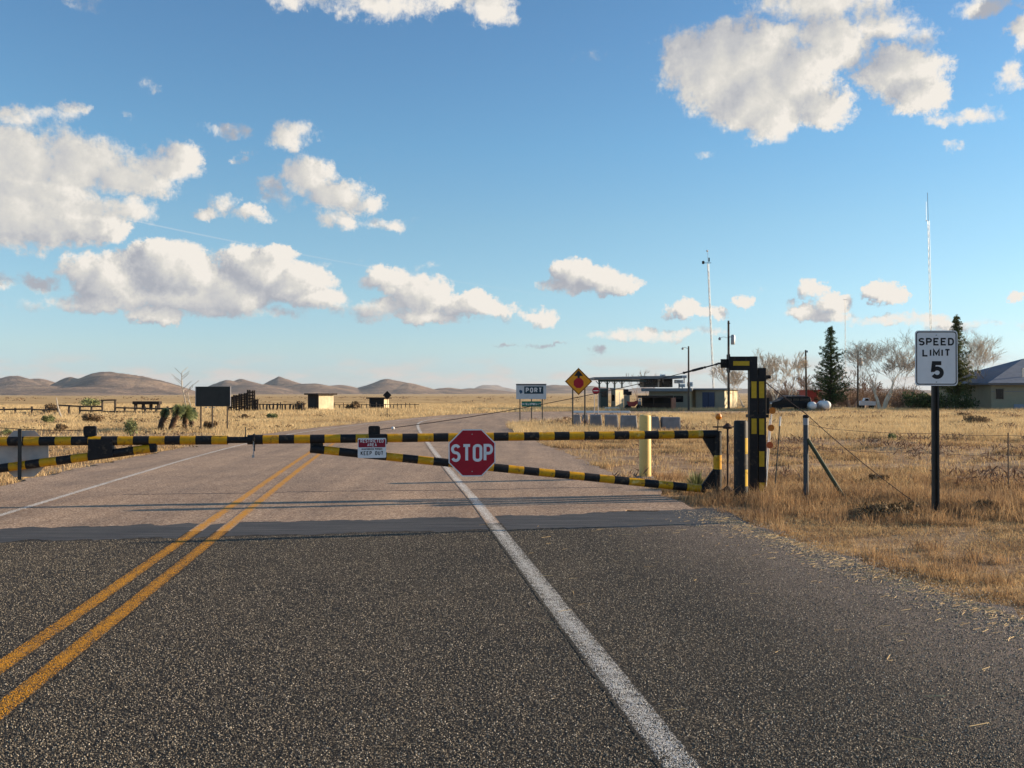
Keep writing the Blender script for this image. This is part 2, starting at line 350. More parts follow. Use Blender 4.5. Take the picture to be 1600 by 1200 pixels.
# ------------------------------------------------------------------ roads and ground
LE = [(-5.1,-15),(-6.9,0),(-8.9,16.7),(-9.5,25),(-9.7,34),(-9.2,42),(-8.1,49),(-6.6,58),(-4.6,68.7),(-1.0,78.6),(3.4,83.5),(12,85.5),(30,86),(75,86)]
RE = [(6.6,-15),(4.75,0),(2.72,13.2),(1.6,24),(.6,34),(-.15,43),(-.3,48.6),(.1,51),(1.2,52.6),(4,57),(9,64),(17,69),(32,72),(75,73)]
def crom(pts, n):
    out = []; p = [pts[0]] + list(pts) + [pts[-1]]
    for i in range(1, len(p) - 2):
        for k in range(n):
            t = k / n; a, b, c, d = (np.array(q, float) for q in p[i - 1:i + 3])
            out.append(.5 * ((2 * b) + (-a + c) * t + (2 * a - 5 * b + 4 * c - d) * t * t + (-a + 3 * b - 3 * c + d) * t ** 3))
    out.append(np.array(pts[-1], float)); return np.array(out)
Lc, Rc = crom(LE, 24), crom(RE, 24)
road_poly = np.vstack([Lc, Rc[::-1]])
def inside(x, y, poly=road_poly):
    x = np.asarray(x, float); y = np.asarray(y, float); r = np.zeros(x.shape, bool)
    a = poly; b = np.roll(poly, -1, 0)
    for (x0, y0), (x1, y1) in zip(a, b):
        if y0 == y1: continue
        c = ((y0 > y) != (y1 > y)) & (x < (x1 - x0) * (y - y0) / (y1 - y0) + x0); r ^= c
    return r
def redge(y): return np.interp(y, Rc[:150, 1], Rc[:150, 0])
def ledge(y): return np.interp(y, Lc[:200, 1], Lc[:200, 0])

def n2(x, y, s, seed=0):        # cheap smooth value noise, vectorised, 0..1
    x = np.asarray(x) / s + seed * 17.3; y = np.asarray(y) / s - seed * 9.1
    xi, yi = np.floor(x), np.floor(y); fx, fy = x - xi, y - yi; fx = fx * fx * (3 - 2 * fx); fy = fy * fy * (3 - 2 * fy)
    h = lambda a, b: np.modf(np.abs(np.sin(a * 127.1 + b * 311.7 + seed * 3.1) * 43758.5453))[0]
    return (h(xi, yi) * (1 - fx) + h(xi + 1, yi) * fx) * (1 - fy) + (h(xi, yi + 1) * (1 - fx) + h(xi + 1, yi + 1) * fx) * fy
def gzv(x, y):
    r = np.hypot(x, y); return -0.0035 * np.clip(r - 60, 0, 3000)
def land(x, y):                 # land surface beside the road, with small humps
    x = np.asarray(x, float); y = np.asarray(y, float)
    dr = np.where(y < 49, np.minimum(np.maximum(x - redge(y), ledge(y) - x), 9), 9.0)
    dr = np.where(inside(x, y), -1, np.where(y < 49, dr, 1.5))
    k = np.clip(dr / 2.0, 0, 1)
    return gzv(x, y) - .03 + k * ((n2(x, y, 3.1) - .5) * .16 + (n2(x, y, 1.1, 2) - .5) * .07 - .02) * np.where(np.hypot(x, y) < 400, 1, 0)

# the ground sheet: fine near the road, kilometres wide far off
t = np.linspace(-1, 1, 421); gx = 14 * np.sinh(t * 8.3) / np.sinh(1.2) * .55
gx = np.concatenate([np.arange(-24, 24.1, .3)])
far = 24 + np.cumsum(.3 * 1.075 ** np.arange(1, 132)); far = far[far < 16500]
gx = np.concatenate([-far[::-1], gx, far])
gy = np.arange(-12, 60.1, .35); fy = 60 + np.cumsum(.35 * 1.07 ** np.arange(1, 140)); fy = fy[fy < 16500]; by = -12 - np.cumsum(.5 * 1.2 ** np.arange(1, 60)); by = by[by > -16500]
gy = np.concatenate([by[::-1], gy, fy])
XX, YY = np.meshgrid(gx, gy); ZZ = land(XX, YY)
V = np.stack([XX, YY, ZZ], -1).reshape(-1, 3); nx, ny = len(gx), len(gy)
ii = (np.arange(ny - 1)[:, None] * nx + np.arange(nx - 1)[None]).ravel()
Q = np.stack([ii, ii + 1, ii + nx + 1, ii + nx], -1)

def ground_mat():
    m = bpy.data.materials.new('dry_plain'); m.use_nodes = True; nt = m.node_tree; b = nt.nodes['Principled BSDF']
    setin(b, Roughness=.95); b.inputs['Specular IOR Level'].default_value = .1
    tc = node(nt, 'ShaderNodeTexCoord')
    def nz(scale, sc3, det=6.0, ro=.6):
        mp = node(nt, 'ShaderNodeMapping'); lk(nt, tc, 'Object', mp, 0); mp.inputs['Scale'].default_value = sc3
        n = node(nt, 'ShaderNodeTexNoise'); setin(n, Scale=scale, Detail=det, Roughness=ro); lk(nt, mp, 0, n, 'Vector'); return n
    def ramp(n, *els):
        cr = node(nt, 'ShaderNodeValToRGB'); lk(nt, n, 0, cr, 0); e = cr.color_ramp.elements
        e[0].position, e[0].color = els[0][0], (*els[0][1], 1); e[1].position, e[1].color = els[-1][0], (*els[-1][1], 1)
        for p, c in els[1:-1]: e.new(p).color = (*c, 1)
        return cr
    a = ramp(nz(3.0, (1, 1, 1), 9.0, .7), (.3, (.20, .125, .08)), (.5, (.38, .26, .16)), (.72, (.56, .41, .24)))
    far = ramp(nz(.012, (.35, 1.3, 1), 8.0, .62), (.3, (.33, .20, .10)), (.45, (.60, .41, .19)), (.7, (.72, .52, .26)))
    patch = nz(.22, (.6, 1, 1), 4.0)
    ln = node(nt, 'ShaderNodeVectorMath', operation='LENGTH'); lk(nt, tc, 'Object', ln, 0)
    mr = node(nt, 'ShaderNodeMapRange'); lk(nt, ln, 'Value', mr, 0); mr.inputs[1].default_value = 45; mr.inputs[2].default_value = 170
    mx = node(nt, 'ShaderNodeMixRGB'); lk(nt, mr, 0, mx, 0); lk(nt, a, 0, mx, 1); lk(nt, far, 0, mx, 2)
    cr = ramp(patch, (.42, (1, 1, 1)), (.60, (.52, .42, .36)))
    mm = node(nt, 'ShaderNodeMixRGB', blend_type='MULTIPLY'); mm.inputs[0].default_value = .8; lk(nt, mx, 0, mm, 1); lk(nt, cr, 0, mm, 2)
    lk(nt, mm, 0, b, 'Base Color')
    bn = node(nt, 'ShaderNodeBump'); bn.inputs['Strength'].default_value = .8; bn.inputs['Distance'].default_value = .05
    lk(nt, nz(9.0, (1, 1, 1), 8.0, .7), 0, bn, 'Height'); lk(nt, bn, 0, b, 'Normal')
    return m
M_ground = ground_mat()
me = fast_mesh('ground', V, quads=Q, mats=[M_ground]); link('ground', me, kind='structure')

def chips(nt, vec, kind):
    """aggregate seen in a chip-seal surface; returns colour socket and height socket"""
    vo = node(nt, 'ShaderNodeTexVoronoi', voronoi_dimensions='2D', feature='F1'); nt.links.new(vec, vo.inputs['Vector']); setin(vo, Scale=120.0 if kind == 'near' else 60.0, Randomness=1.0)
    sp = node(nt, 'ShaderNodeSeparateColor'); lk(nt, vo, 'Color', sp, 0)
    cr = node(nt, 'ShaderNodeValToRGB'); lk(nt, sp, 0, cr, 0); e = cr.color_ramp.elements; cr.color_ramp.interpolation = 'CONSTANT'
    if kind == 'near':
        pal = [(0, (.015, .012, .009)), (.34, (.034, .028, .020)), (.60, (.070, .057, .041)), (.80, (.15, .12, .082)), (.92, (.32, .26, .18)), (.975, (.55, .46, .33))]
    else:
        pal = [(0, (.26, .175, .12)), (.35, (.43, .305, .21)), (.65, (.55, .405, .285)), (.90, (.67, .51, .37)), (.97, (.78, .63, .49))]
    e[0].position, e[0].color = pal[0][0], (*pal[0][1], 1); e[1].position, e[1].color = pal[1][0], (*pal[1][1], 1)
    for p, c in pal[2:]: e.new(p).color = (*c, 1)
    # stones stand proud of the binder
    sh = node(nt, 'ShaderNodeMapRange'); lk(nt, vo, 'Distance', sh, 0); sh.inputs[1].default_value = .25; sh.inputs[2].default_value = .75; sh.inputs[3].default_value = 1; sh.inputs[4].default_value = .3
    m1 = node(nt, 'ShaderNodeMixRGB', blend_type='MULTIPLY'); m1.inputs[0].default_value = .8 if kind == 'near' else .3; lk(nt, cr, 0, m1, 1); lk(nt, sh, 0, m1, 2)
    # broad stains
    n = node(nt, 'ShaderNodeTexNoise'); setin(n, Scale=.9, Detail=5.0, Roughness=.6); nt.links.new(vec, n.inputs['Vector'])
    c2 = node(nt, 'ShaderNodeValToRGB'); lk(nt, n, 0, c2, 0)
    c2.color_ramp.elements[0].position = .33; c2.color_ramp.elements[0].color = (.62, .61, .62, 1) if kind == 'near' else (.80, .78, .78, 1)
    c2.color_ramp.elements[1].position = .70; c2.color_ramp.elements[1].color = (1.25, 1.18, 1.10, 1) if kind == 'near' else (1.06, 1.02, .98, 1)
    m2 = node(nt, 'ShaderNodeMixRGB', blend_type='MULTIPLY'); m2.inputs[0].default_value = 1; lk(nt, m1, 0, m2, 1); lk(nt, c2, 0, m2, 2)
    # wheel tracks and drips drawn out along the lanes
    mp = node(nt, 'ShaderNodeMapping'); nt.links.new(vec, mp.inputs[0]); mp.inputs['Scale'].default_value = (1.5, .10, 1); mp.inputs['Rotation'].default_value = (0, 0, -.12)
    nl = node(nt, 'ShaderNodeTexNoise'); setin(nl, Scale=1.0, Detail=5.0, Roughness=.62); lk(nt, mp, 0, nl, 'Vector')
    c3 = node(nt, 'ShaderNodeValToRGB'); lk(nt, nl, 0, c3, 0); c3.color_ramp.elements[0].position = .36; c3.color_ramp.elements[0].color = (.78, .78, .79, 1); c3.color_ramp.elements[1].position = .62; c3.color_ramp.elements[1].color = (1.10, 1.08, 1.05, 1)
    m3 = node(nt, 'ShaderNodeMixRGB', blend_type='MULTIPLY'); m3.inputs[0].default_value = 1; lk(nt, m2, 0, m3, 1); lk(nt, c3, 0, m3, 2); m2 = m3
    return m2.outputs[0], vo.outputs['Distance']
def road_mat(name, kind, paint=None, wear=.5, worn_scale=30):
    m = bpy.data.materials.new(name); m.use_nodes = True; nt = m.node_tree; b = nt.nodes['Principled BSDF']
    setin(b, Roughness=.8); b.inputs['Specular IOR Level'].default_value = .25
    tc = node(nt, 'ShaderNodeTexCoord'); vec = tc.outputs['Object']
    c, h = chips(nt, vec, kind)
    if kind == 'near':          # grit and dust gathered on the shoulder
        sx = node(nt, 'ShaderNodeSeparateXYZ'); nt.links.new(vec, sx.inputs[0])
        s = node(nt, 'ShaderNodeMath', operation='MULTIPLY_ADD'); lk(nt, sx, 1, s, 0); s.inputs[1].default_value = .145; lk(nt, sx, 0, s, 2)
        mr = node(nt, 'ShaderNodeMapRange', interpolation_type='SMOOTHSTEP'); lk(nt, s, 0, mr, 0); mr.inputs[1].default_value = 2.2; mr.inputs[2].default_value = 4.6
        n = node(nt, 'ShaderNodeTexNoise'); setin(n, Scale=1.6, Detail=8.0, Roughness=.7); nt.links.new(vec, n.inputs['Vector'])
        q = node(nt, 'ShaderNodeMath', operation='MULTIPLY'); lk(nt, mr, 0, q, 0); lk(nt, n, 0, q, 1)
        mx = node(nt, 'ShaderNodeMixRGB'); lk(nt, q, 0, mx, 0); nt.links.new(c, mx.inputs[1]); mx.inputs[2].default_value = (.33, .25, .20, 1); c = mx.outputs[0]
    if paint:
        at = node(nt, 'ShaderNodeAttribute', attribute_name='v')
        n = node(nt, 'ShaderNodeTexNoise'); setin(n, Scale=worn_scale, Detail=6.0, Roughness=.75); nt.links.new(vec, n.inputs['Vector'])
        nl = node(nt, 'ShaderNodeTexNoise'); setin(nl, Scale=1.3, Detail=3.0); nt.links.new(vec, nl.inputs['Vector'])
        s = node(nt, 'ShaderNodeMath', operation='ADD'); lk(nt, n, 0, s, 0); lk(nt, at, 'Fac', s, 1)
        s2 = node(nt, 'ShaderNodeMath', operation='MULTIPLY_ADD'); lk(nt, nl, 0, s2, 0); s2.inputs[1].default_value = -.25; lk(nt, s, 0, s2, 2)
        hh = node(nt, 'ShaderNodeMath', operation='MULTIPLY_ADD'); nt.links.new(h, hh.inputs[0]); hh.inputs[1].default_value = -.55; lk(nt, s2, 0, hh, 2)
        mr = node(nt, 'ShaderNodeMapRange'); lk(nt, hh, 0, mr, 0); mr.inputs[1].default_value = wear - .07; mr.inputs[2].default_value = wear + .07
        mx = node(nt, 'ShaderNodeMixRGB'); lk(nt, mr, 0, mx, 0); nt.links.new(c, mx.inputs[1]); mx.inputs[2].default_value = (*paint, 1); c = mx.outputs[0]
    nt.links.new(c, b.inputs['Base Color'])
    bn = node(nt, 'ShaderNodeBump'); bn.inputs['Strength'].default_value = .55 if kind == 'near' else .35; bn.inputs['Distance'].default_value = .004; bn.invert = True
    nt.links.new(h, bn.inputs['Height']); lk(nt, bn, 0, b, 'Normal')
    return m
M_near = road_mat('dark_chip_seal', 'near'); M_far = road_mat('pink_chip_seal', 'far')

# the join between the two surfaces runs square across the road
def join_y(x, k=0.0): return 12.05 + .145 * x + k
rng = np.random.default_rng(5)
def road_sheet(name, y_lo, y_hi, m, z):
    vs = []; fs = []; nu = 60
    n = len(Lc)
    for i in range(n):
        for k in range(nu + 1):
            e = .0
            u = k / nu; p = Lc[i] * (1 - u) + Rc[i] * u
            if k in (0, nu): p = p + np.array([(n2(p[0] * 3, p[1] * 3, .8, 3) - .5) * .35, 0])
            vs.append((p[0], p[1]))
    V = np.array(vs)
    if y_lo is not None:        # snap to the join
        V = V.reshape(n, nu + 1, 2)
    return V.reshape(n, nu + 1, 2)
grid = road_sheet('x', None, None, None, 0); n_, m_ = grid.shape[:2]
def part_grid(rows_y0, rows_y1):
    """rebuild the lower road as rows parallel to the join"""
    rows = []
    for t in np.linspace(0, 1, 90):
        row = []
        for u in np.linspace(0, 1, 61):
            # start from behind the camera, end at the join line
            yy = rows_y0 * (1 - t) + t * 0; xx = 0
            y = -15 + (join_y(0) + 15) * t
            for _ in range(4):
                xl, xr = ledge(y), redge(y); x = xl + (xr - xl) * u
                y = (-15) * (1 - t) + t * join_y(x)
            if u == 1: x += (n2(x * 3, y * 3, .7, 3) - .5) * .5
            if u == 0: x += (n2(x * 3, y * 3, .7, 4) - .5) * .2
            row.append((x, y, .0))
        rows.append(row)
    return np.array(rows)
def grid_obj(name, A, m, z, **tg):
    A = A.copy(); A[..., 2] = gzv(A[..., 0], A[..., 1]) + z
    a, b = A.shape[:2]; i = (np.arange(a - 1)[:, None] * b + np.arange(b - 1)[None]).ravel()
    return link(name, fast_mesh(name, A.reshape(-1, 3), quads=np.stack([i, i + 1, i + b + 1, i + b], -1), mats=[m]), **tg)
near = part_grid(-15, 0); grid_obj('near_road', near, M_near, .0130, kind='structure')
# far road: rows beyond the join following the bend
rows = []
for i in range(n_):
    rows.append(grid[i])
Gd = np.array(rows); keep = Gd[:, 30, 1] > 14.2; Gd = Gd[keep]
first = np.array([[x, join_y(x)] for x in np.linspace(ledge(11), redge(12.6), m_)]); mid = np.array([[x, join_y(x, .9)] for x in np.linspace(ledge(12), redge(13.4), m_)])
Gd = np.concatenate([first[None], mid[None], Gd], 0); Gd = np.concatenate([Gd, np.zeros(Gd.shape[:2] + (1,))], -1)
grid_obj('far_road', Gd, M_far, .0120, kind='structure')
# smooth tarred strip across the road
M_strip = mat('tar_strip', (.11, .098, .088), .65, c2=(.022, .021, .022), scale=2.4, bump=.8, bscale=26, streak=(.35, 7, 1), spec=.4)
sx = np.linspace(-7.6, 2.95, 300); st = []
for k, off in enumerate((-.62, -.2, .2, .60)):
    w = (1.0 if k else 1.0); jit = ((n2(sx * 4, sx * 0 + k * 7, 1.0, 7) - .5) * .20 + (n2(sx * 14, sx * 0 + k * 7, 1.0, 8) - .5) * .12) * (k in (0, 3))
    st.append(np.stack([sx, 12.05 + .165 * sx + off * (1 if k < 2 else 1 + .04 * sx) + jit + (.35 if k > 1 else 0) * np.clip(sx / 3, 0, 1), sx * 0], -1))
grid_obj('tar_strip', np.array(st), M_strip, .0142, kind='structure')
M_crack = mat('crack_sealant', (.035, .03, .03), .7, var=.3)
cx = np.linspace(-6.2, 1.9, 90)
cr_ = np.array([np.stack([cx, 16.15 + .145 * cx + .06 * np.sin(cx * 1.7) + (n2(cx * 5, cx * 0, 1, 11) - .5) * .1 + o, cx * 0], -1) for o in (0, .05)])
grid_obj('pavement_joint', cr_, M_crack, .0135, kind='structure')

def ribbon(name, pts, w, m, z, n=30, **tg):
    c = crom(pts, n); t = np.gradient(c, axis=0); t /= np.linalg.norm(t, axis=1)[:, None]; nn = np.stack([t[:, 1], -t[:, 0]], -1)
    offs = np.array([-.5, -.38, 0, .38, .5]) * w * 1.25; A = c[:, None] + nn[:, None] * offs[None, :, None]
    A = np.concatenate([A, (gzv(A[..., 0], A[..., 1]) + z)[..., None]], -1)
    a, b = A.shape[:2]; i = (np.arange(a - 1)[:, None] * b + np.arange(b - 1)[None]).ravel()
    at = np.tile(np.array([-.35, .12, .25, .12, -.35]), a)
    return link(name, fast_mesh(name, A.reshape(-1, 3), quads=np.stack([i, i + 1, i + b + 1, i + b], -1), mats=[m], attr={'v': at}), **tg)
PY, PW = (.62, .27, .015), (.66, .63, .58)
M_yn = road_mat('yellow_line_near', 'near', PY, .36); M_yf = road_mat('yellow_line_far', 'far', PY, .27)
M_wn = road_mat('white_line_near', 'near', PW, .38); M_wf = road_mat('white_line_far', 'far', PW, .32)
def ln(y, x0, sl): return (x0 - sl * y, y)
for k, x0 in enumerate((-2.35, -2.03)):
    yj = 12.05 + .145 * -3.7 - .25
    ribbon('centre_line', [ln(-14, x0, .121), ln(0, x0, .121), ln(yj, x0, .121)], .135, M_yn, .0158, kind='structure')
    ribbon('centre_line', [ln(yj + .004, x0, .121), ln(20, x0, .121), ln(28, x0, .1195), ln(36, x0, .119)], .125, M_yf, .0158, kind='structure')
yj = 12.0 + .145 * -.3
ribbon('edge_line', [(2.97, -14), (1.26, 0), (.74, 4.21), (yj * -.126 + 1.27, yj)], .17, M_wn, .0158, kind='structure')
ribbon('edge_line', [(yj * -.126 + 1.27, yj + .004), (-.59, 14.73), (-1.44, 20.97), (-2.85, 32), (-4.3, 44), (-4.9, 51), (-4.8, 56), (-4.1, 61), (-2.2, 65), (1, 68)], .14, M_wf, .0158, kind='structure')
ribbon('edge_line', [(-3.7, -14), (-5.35, 0), (-6.5, 10.4)], .13, M_wn, .0158, kind='structure')
ribbon('edge_line', [(-6.5, 10.404), (-6.77, 12.7), (-7.4, 18.5), (-7.93, 23.8), (-8.36, 30.2), (-8.5, 38), (-7.9, 45), (-6.9, 52), (-5.2, 61)], .12, M_wf, .0158, kind='structure')

# ------------------------------------------------------------------ hills
def ground_at(px, py, D): return CH + ray(px, py)[1] * D
HILLS = [ # px, py of the top, distance, half widths left/right in px, depth half width (m), sharpness
 (162,581,4500,95,155,1200,1.75),(215,589,4350,90,110,1100,1.5),(104,590,4350,60,80,800,1.3),(120,604,3500,160,150,500,1.6),
 (20,588.5,5200,110,80,900,1.6),(60,591,5400,80,70,800,1.6),(-90,583,5200,90,110,1000,1.5),(60,602,4000,150,120,600,1.5),
 (380,589.5,5500,75,90,800,1.0),(358,593,5400,62,80,800,1.25),(400,600,5000,90,100,800,1.6),(440,587.5,5600,62,100,800,.95),(490,599.5,5400,100,90,900,1.6),(525,600.5,5600,70,65,700,1.5),
 (607,591.5,5800,85,110,900,1.1),(640,599,5600,60,70,800,1.3),(700,605.5,6000,60,80,900,1.4),(740,606,6500,60,90,900,1.4),
 (870,600,7800,60,90,1200,1.4),(925,603,8000,60,100,1200,1.3),(1010,605,8500,70,110,1200,1.3),(1150,607,9000,120,160,1400,1.4),(1350,606,9000,160,200,1400,1.4),(1620,605,9500,160,200,1400,1.4),(-300,590,6000,120,130,900,1.4),
]
pxs = np.arange(-420, 2030, 3.0); ds = np.concatenate([np.linspace(2700, 7200, 110), np.linspace(7300, 11500, 40)])
PX, DD = np.meshgrid(pxs, ds); HX = (PX - 800) / F * DD; base = -10.3
warp = (n2(HX, DD, 700, 1) - .5) * 22 + (n2(HX, DD, 260, 2) - .5) * 10; warpd = (n2(HX, DD, 800, 3) - .5) * 500
HZ = np.zeros_like(HX)
for px, py, D, wl, wr, wd, sh in HILLS:
    A = ground_at(px, py, D) - base
    dx = (PX + warp * .55 - px); dx = np.where(dx < 0, dx / wl, dx / wr); dy = (DD + warpd - D) / wd
    r = np.sqrt(dx ** 2 + dy ** 2); r = np.where(r < 1, r, 1)
    hh = A * (1 - r ** sh) ** 1.35
    HZ = np.maximum(HZ, hh) + .06 * np.minimum(HZ, hh)
er = (1 - abs(2 * n2(HX + .5 * DD, DD * .4, 260, 5) - 1)) * .45 + (1 - abs(2 * n2(HX - .4 * DD, DD * .5, 110, 6) - 1)) * .32 + n2(HX, DD, 42, 8) * .2
HZ = HZ * (.74 + .34 * er) + base - 6 * (HZ < .5)
Vh = np.stack([HX, DD, HZ], -1).reshape(-1, 3); a, b = HX.shape; i = (np.arange(a - 1)[:, None] * b + np.arange(b - 1)[None]).ravel()
def hill_mat(name, lo, mid, hi):
    m = mat(name, hi, .95, scale=.0045, c2=lo, spec=.05); nt = m.node_tree; cr = [n for n in nt.nodes if n.type == 'VALTORGB'][0]
    cr.color_ramp.elements.new(.5).color = (*mid, 1)
    bn = node(nt, 'ShaderNodeBump'); bn.inputs['Strength'].default_value = 1; bn.inputs['Distance'].default_value = 22
    n = node(nt, 'ShaderNodeTexNoise'); setin(n, Scale=.012, Detail=8.0, Roughness=.65); tc = [q for q in nt.nodes if q.type == 'TEX_COORD'][0]
    lk(nt, tc, 'Object', n, 'Vector'); lk(nt, n, 0, bn, 'Height'); lk(nt, bn, 0, nt.nodes['Principled BSDF'], 'Normal'); return m
M_hill = hill_mat('hill_scrub', (.13, .105, .09), (.225, .16, .12), (.34, .24, .165))
me = fast_mesh('hills', Vh, quads=np.stack([i, i + 1, i + b + 1, i + b], -1), mats=[M_hill]); me.polygons.foreach_set('use_smooth', [True] * len(me.polygons)); link('hills', me, kind='structure')
# flat topped mesa far beyond
D = 15000; mb = MB(); prof = []
for px, py in ((735, 612), (742, 608.5), (751, 602.5), (755, 601.6), (776, 601.8), (781, 604.5), (790, 606), (805, 609.5), (815, 612.5)): q = P(px, py, D); prof.append((q.x, q.z))
N = 7; vs = []
for k in range(N + 1):
    f = [0, .45, .85, 1, 1, .85, .4, 0][k]
    for x, z in prof: vs.append((x + (k - 3) * 30, D - 1500 + k * 500, -30 + (z + 30) * f))
n = len(prof); mb.add(vs, [(k * n + i, k * n + i + 1, (k + 1) * n + i + 1, (k + 1) * n + i) for k in range(N) for i in range(n - 1)])
mb.build('mesa', M_hill, smooth=True, kind='structure')

# ------------------------------------------------------------------ lettering
def arc(cx, cy, rx, ry, a0, a1, n=9):
    return [(cx + rx * math.cos(R(a0 + (a1 - a0) * i / n)), cy + ry * math.sin(R(a0 + (a1 - a0) * i / n))) for i in range(n + 1)]
def glyph(c, w):                # strokes in a box w wide and 1 high: list of (points, closed)
    h = w / 2
    if c == 'S': return [(arc(h, .76, h, .24, 25, 90) + arc(h, .76, h, .24, 90, 270)[1:] + arc(h, .26, h, .26, 90, -155, 14)[1:], 0)]
    if c == 'T': return [([(0, 1), (w, 1)], 0), ([(h, 1), (h, 0)], 0)]
    if c == 'O': return [(arc(h, 1 - h * .95, h, h * .95, 0, 180, 12) + arc(h, h * .95, h, h * .95, 180, 360, 12), 1)]
    if c == 'P': return [([(0, 0), (0, 1), (w * .5, 1)] + arc(w * .55, .735, w * .45, .265, 90, -90) + [(0, .47)], 0)]
    if c == 'R': return [([(0, 0), (0, 1), (w * .5, 1)] + arc(w * .55, .735, w * .45, .265, 90, -90) + [(0, .47)], 0), ([(w * .55, .47), (w, 0)], 0)]
    if c == 'E': return [([(w, 1), (0, 1), (0, 0), (w, 0)], 0), ([(0, .52), (w * .8, .52)], 0)]
    if c == 'D': return [([(0, 0), (0, 1), (w * .45, 1)] + arc(w * .45, .6, w * .55, .4, 90, 0) + arc(w * .45, .4, w * .55, .4, 0, -90), 1)]
    if c == 'L': return [([(0, 1), (0, 0), (w, 0)], 0)]
    if c == 'I': return [([(h, 0), (h, 1)], 0)]
    if c == 'M': return [([(0, 0), (0, 1), (h, .25), (w, 1), (w, 0)], 0)]
    if c == 'N': return [([(0, 0), (0, 1), (w, 0), (w, 1)], 0)]
    if c == 'W': return [([(0, 1), (w * .25, 0), (h, .75), (w * .75, 0), (w, 1)], 0)]
    if c == 'A': return [([(0, 0), (h, 1), (w, 0)], 0), ([(w * .18, .33), (w * .82, .33)], 0)]
    if c == 'C': return [(arc(h, .72, h, .28, 15, 180) + arc(h, .28, h, .28, 180, 345), 0)]
    if c == 'K': return [([(0, 0), (0, 1)], 0), ([(w, 1), (0, .4)], 0), ([(w * .3, .6), (w, 0)], 0)]
    if c == 'U': return [([(0, 1), (0, .28)] + arc(h, .28, h, .28, 180, 360) + [(w, 1)], 0)]
    if c == 'H': return [([(0, 0), (0, 1)], 0), ([(w, 0), (w, 1)], 0), ([(0, .52), (w, .52)], 0)]
    if c == 'Z': return [([(0, 1), (w, 1), (0, 0), (w, 0)], 0)]
    if c == '5': return [([(w * .95, 1), (w * .14, 1), (w * .06, .52)] + arc(h, .33, h, .30, 140, -150, 16), 0)]
    return []
def ribbon2(mb, pts, t, closed, y, mi=0):
    pts = [Vector((p[0], p[1])) for p in pts]; clean = [pts[0]]
    for p in pts[1:]:
        if (p - clean[-1]).length > 1e-5: clean.append(p)
    if closed and (clean[0] - clean[-1]).length < 1e-5: clean.pop()
    pts = clean; n = len(pts); L = []; Rr = []
    for i in range(n):
        a = pts[i - 1] if (i > 0 or closed) else None; b = pts[(i + 1) % n] if (i < n - 1 or closed) else None
        d1 = (pts[i] - a).normalized() if a is not None else None; d2 = (b - pts[i]).normalized() if b is not None else None
        d1 = d1 or d2; d2 = d2 or d1; n1 = Vector((-d1.y, d1.x)); n2_ = Vector((-d2.y, d2.x)); m = n1 + n2_
        if m.length < .2: m = n1
        m.normalize(); k = min(t / max(m.dot(n1), .45), t * 2.0); L.append(pts[i] + m * k); Rr.append(pts[i] - m * k)
    vs = [(p.x, y, p.y) for p in L] + [(p.x, y, p.y) for p in Rr]
    mb.add(vs, [(i, (i + 1) % n, n + (i + 1) % n, n + i) for i in range(n if closed else n - 1)], mi)
def text(mb, s, cx, z0, H, t, y, w=.55, gap=.22, mi=0):
    """capitals H high, stroke t thick (fraction of H), centred on cx, standing on z0, drawn in the XZ plane at depth y"""
    ws = [(.02 if c == 'I' else .3 if c == ' ' else w * 1.25 if c in 'MW' else w) for c in s]
    tot = sum(ws) + (gap + t) * (len(s) - 1); x = -tot / 2; tt = t / 2; k = 0
    for c, cw in zip(s, ws):
        for pts, cl in glyph(c, cw):
            k += 1; q = [(cx + (x + p[0]) * H, z0 + (tt + p[1] * (1 - t)) * H) for p in pts]; ribbon2(mb, q, tt * H, cl, y - .00012 * k, mi)
        x += cw + gap + t
def polygon(mb, pts, y, mi=0): mb.add([(p[0], y, p[1]) for p in pts], [tuple(range(len(pts)))], mi)
def octagon(r, k=22.5): return [(r * math.cos(R(k + 45 * i)), r * math.sin(R(k + 45 * i))) for i in range(8)]
def rrect(w, h, r, n=5, cx=0, cz=0):
    o = []
    for sx, sz, a in ((1, 1, 0), (-1, 1, 90), (-1, -1, 180), (1, -1, 270)):
        o += [(cx + sx * (w / 2 - r) + r * math.cos(R(a + 90 * i / n)), cz + sz * (h / 2 - r) + r * math.sin(R(a + 90 * i / n))) for i in range(n + 1)]
    return o

# ------------------------------------------------------------------ the road gate
GO = Vector((3.39, 15.4, 0)); ga = math.atan2(.145, 1); gd = Vector((math.cos(ga), math.sin(ga), 0))
def gl(px, py):                 # photo pixel -> (x, z) in the gate's own plane (x runs to the right, 0 at the hinge end)
    k, b = ray(px, py); s = (k * GO.y - GO.x) / (gd.x - k * gd.y); d = GO.y + s * gd.y
    return s, CH + b * d
RB = .066
def banded(pxs, p0, p1, rad, first):        # a tube from p0 to p1 painted in bands that change at local x values
    xs = sorted(set([p0[0]] + [gl(p, 690)[0] for p in pxs if min(p0[0], p1[0]) < gl(p, 690)[0] < max(p0[0], p1[0])] + [p1[0]]))
    mb = MB(); c = first
    for a, b in zip(xs, xs[1:]):
        za, zb = [p0[2] + (p1[2] - p0[2]) * (q - p0[0]) / (p1[0] - p0[0]) for q in (a, b)]
        mb.tube([(a, 0, za), (b, 0, zb)], rad, 16, c, cap=(a == xs[0] or b == xs[-1])); c = 1 - c
    return mb
